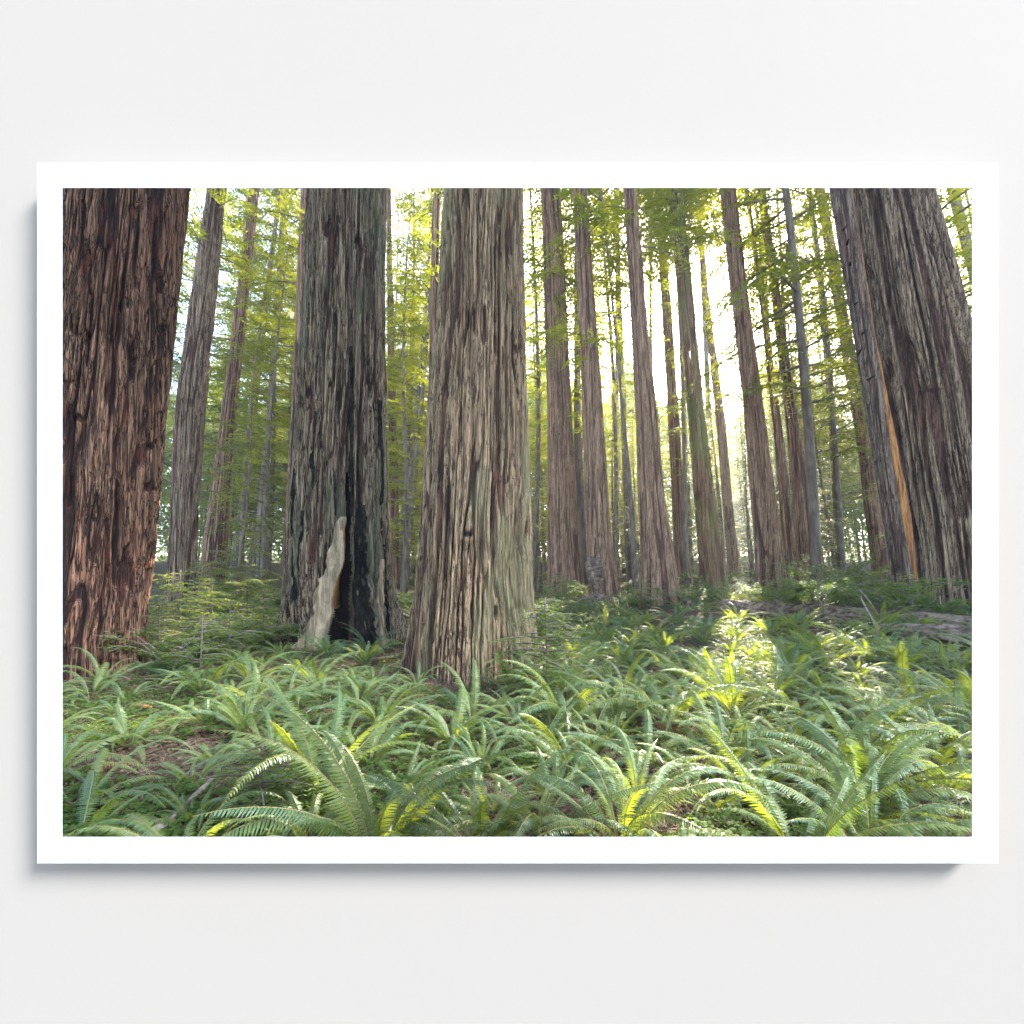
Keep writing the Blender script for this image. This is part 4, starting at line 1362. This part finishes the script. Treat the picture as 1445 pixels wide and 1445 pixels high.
# ------------------------------------------------------------------ ground cover and litter
def ground_cover():
    rs = np.random.default_rng(3)
    n = 42000
    y = 1.5 + 11 * rs.random(n) ** 1.3
    x = (rs.random(n) * 2 - 1) * 1.08 * y
    dens = vnoise(x * 0.9, y * 0.9, 0, 44) + 0.5 * vnoise(x * 3.1, y * 3.1, 0, 45)
    keep = dens > np.where(x < 0, 0.62, 0.78) + np.where((x < -0.9) & (y < 4.4) & (y > 2.4), 0.16, 0)
    x, y = x[keep], y[keep]
    for (a, b, r) in TRUNKS:
        k = (x - a) ** 2 + (y - b) ** 2 > (r * 0.9) ** 2
        x, y = x[k], y[k]
    n = len(x)
    g = Geo()
    h = rs.uniform(0.03, 0.13, n)
    z = terrain(x, y) + h
    a0 = rs.uniform(0, 6.28, n)
    for k in range(3):
        a = a0 + k * 2.094
        d = np.stack([np.cos(a), np.sin(a), rs.uniform(-.25, .2, n)], -1)
        d /= np.linalg.norm(d, axis=1, keepdims=True)
        s = np.cross(d, np.array([0, 0, 1.0]) + rs.normal(0, .3, (n, 3)))
        s /= np.linalg.norm(s, axis=1, keepdims=True)
        ll = rs.uniform(0.025, 0.055, n)
        g.leaves(np.stack([x, y, z], -1), d, s, ll, ll * 0.95, 0.1, 0.65)
    tag(link('ground_cover', g.mesh('ground_cover', M['cover'])), 'low clover-like ground cover of small green leaves between the ferns', 'ground cover', kind='stuff')
    n = 90000
    y = 1.5 + 11 * rs.random(n) ** 1.3
    x = (rs.random(n) * 2 - 1) * 1.08 * y
    z = terrain(x, y) + rs.uniform(0.004, 0.06, n) ** 1.0
    a = rs.uniform(0, 6.28, n)
    d = np.stack([np.cos(a), np.sin(a), rs.normal(0, .25, n)], -1)
    d /= np.linalg.norm(d, axis=1, keepdims=True)
    s = np.cross(d, np.array([0, 0, 1.0]) + rs.normal(0, .5, (n, 3)))
    s /= np.linalg.norm(s, axis=1, keepdims=True)
    ll = rs.uniform(0.04, 0.16, n)
    g = Geo()
    g.leaves(np.stack([x, y, z], -1), d, s, ll, rs.uniform(0.006, 0.022, n), 0.1, 0.5)
    tag(link('leaf_litter', g.mesh('leaf_litter', M['litter'])), 'brown litter of needles, twigs and dead leaves on the forest floor', 'leaf litter', kind='stuff')


ground_cover()

# ------------------------------------------------------------------ the air of the forest
def build_haze():
    x0, x1, y0, y1, z0, z1 = -175, 175, -35, 232, -4, 75
    v = [(x, y, z) for z in (z0, z1) for y in (y0, y1) for x in (x0, x1)]
    q = [(0, 2, 3, 1), (4, 5, 7, 6), (0, 1, 5, 4), (2, 6, 7, 3), (0, 4, 6, 2), (1, 3, 7, 5)]
    m, nt, out = new_mat('haze')
    p = N(nt, 'ShaderNodeVolumePrincipled')
    p.inputs['Color'].default_value = (0.93, 0.95, 0.97, 1)
    p.inputs['Density'].default_value = HAZE
    p.inputs['Anisotropy'].default_value = 0.4
    L(nt, p.outputs[0], out.inputs['Volume'])
    tag(link('haze', mesh_from('haze', np.array(v, float), np.array(q), np.zeros((0, 3), np.int64), m)), 'thin pale haze between the trunks', 'haze', kind='stuff')


HAZE = 0.0007
if HAZE > 0:
    build_haze()

# ------------------------------------------------------------------ light
SUN_EL, SUN_AZ = math.radians(31.5), math.atan(0.455)
EXPO = 3.1
w = bpy.data.worlds.new('World')
SC.world = w
w.use_nodes = True
nt = w.node_tree
bg = nt.nodes['Background']
sky = nt.nodes.new('ShaderNodeTexSky')
sky.sky_type = 'NISHITA'
sky.sun_disc = False
sky.sun_elevation = SUN_EL
sky.sun_rotation = SUN_AZ
sky.dust_density = 1.5
sky.ozone_density = 0.3
sky.air_density = 0.9
bg.inputs['Strength'].default_value = 0.145
nt.links.new(sky.outputs[0], bg.inputs['Color'])

sd = bpy.data.lights.new('sun', 'SUN')
sd.energy = 5.0
sd.angle = math.radians(0.5)
sd.color = (1.0, 0.93, 0.82)
so = bpy.data.objects.new('sun', sd)
COL.objects.link(so)
dv = Vector((math.sin(SUN_AZ) * math.cos(SUN_EL), math.cos(SUN_AZ) * math.cos(SUN_EL), math.sin(SUN_EL)))
so.rotation_mode = 'QUATERNION'
so.rotation_quaternion = dv.to_track_quat('Z', 'Y')
so.location = dv * 60

LAMP_W = 37000.0
ld = bpy.data.lights.new('added_wall_spot', 'SPOT')  # added lamp: brightens the wall and throws the mount's shadow
ld.energy = LAMP_W
ld.spot_size = math.radians(19)
ld.spot_blend = 0.25
ld.shadow_soft_size = 6.0
ld.color = (0.855, 0.955, 1.06)
lo = bpy.data.objects.new('added_wall_spot', ld)
COL.objects.link(lo)
lo.location = (14.8, -8.6, 14.6)
lo.rotation_mode = 'QUATERNION'
lo.rotation_quaternion = (Vector(lo.location) - Vector((0, 1, 1.65))).to_track_quat('Z', 'Y')

# ------------------------------------------------------------------ camera and render settings
cd = bpy.data.cameras.new('camera')
cd.sensor_width = 36
cd.lens = FPX / 1445 * 36
cd.shift_y = (HY - 722.5) / 1445
cd.clip_start = 0.05
cd.clip_end = 600
co = bpy.data.objects.new('camera', cd)
COL.objects.link(co)
co.location = (0, 0, EYE)
co.rotation_euler = (math.radians(90), 0, 0)
SC.camera = co

SC.render.engine = 'CYCLES'
SC.cycles.use_denoising = True
SC.cycles.max_bounces = 8
SC.cycles.diffuse_bounces = 4
SC.cycles.transmission_bounces = 6
SC.cycles.sample_clamp_indirect = 6
SC.view_settings.view_transform = 'Standard'
SC.view_settings.look = 'None'
SC.view_settings.exposure = EXPO
SC.view_settings.gamma = 1
SC.view_settings.use_curve_mapping = False
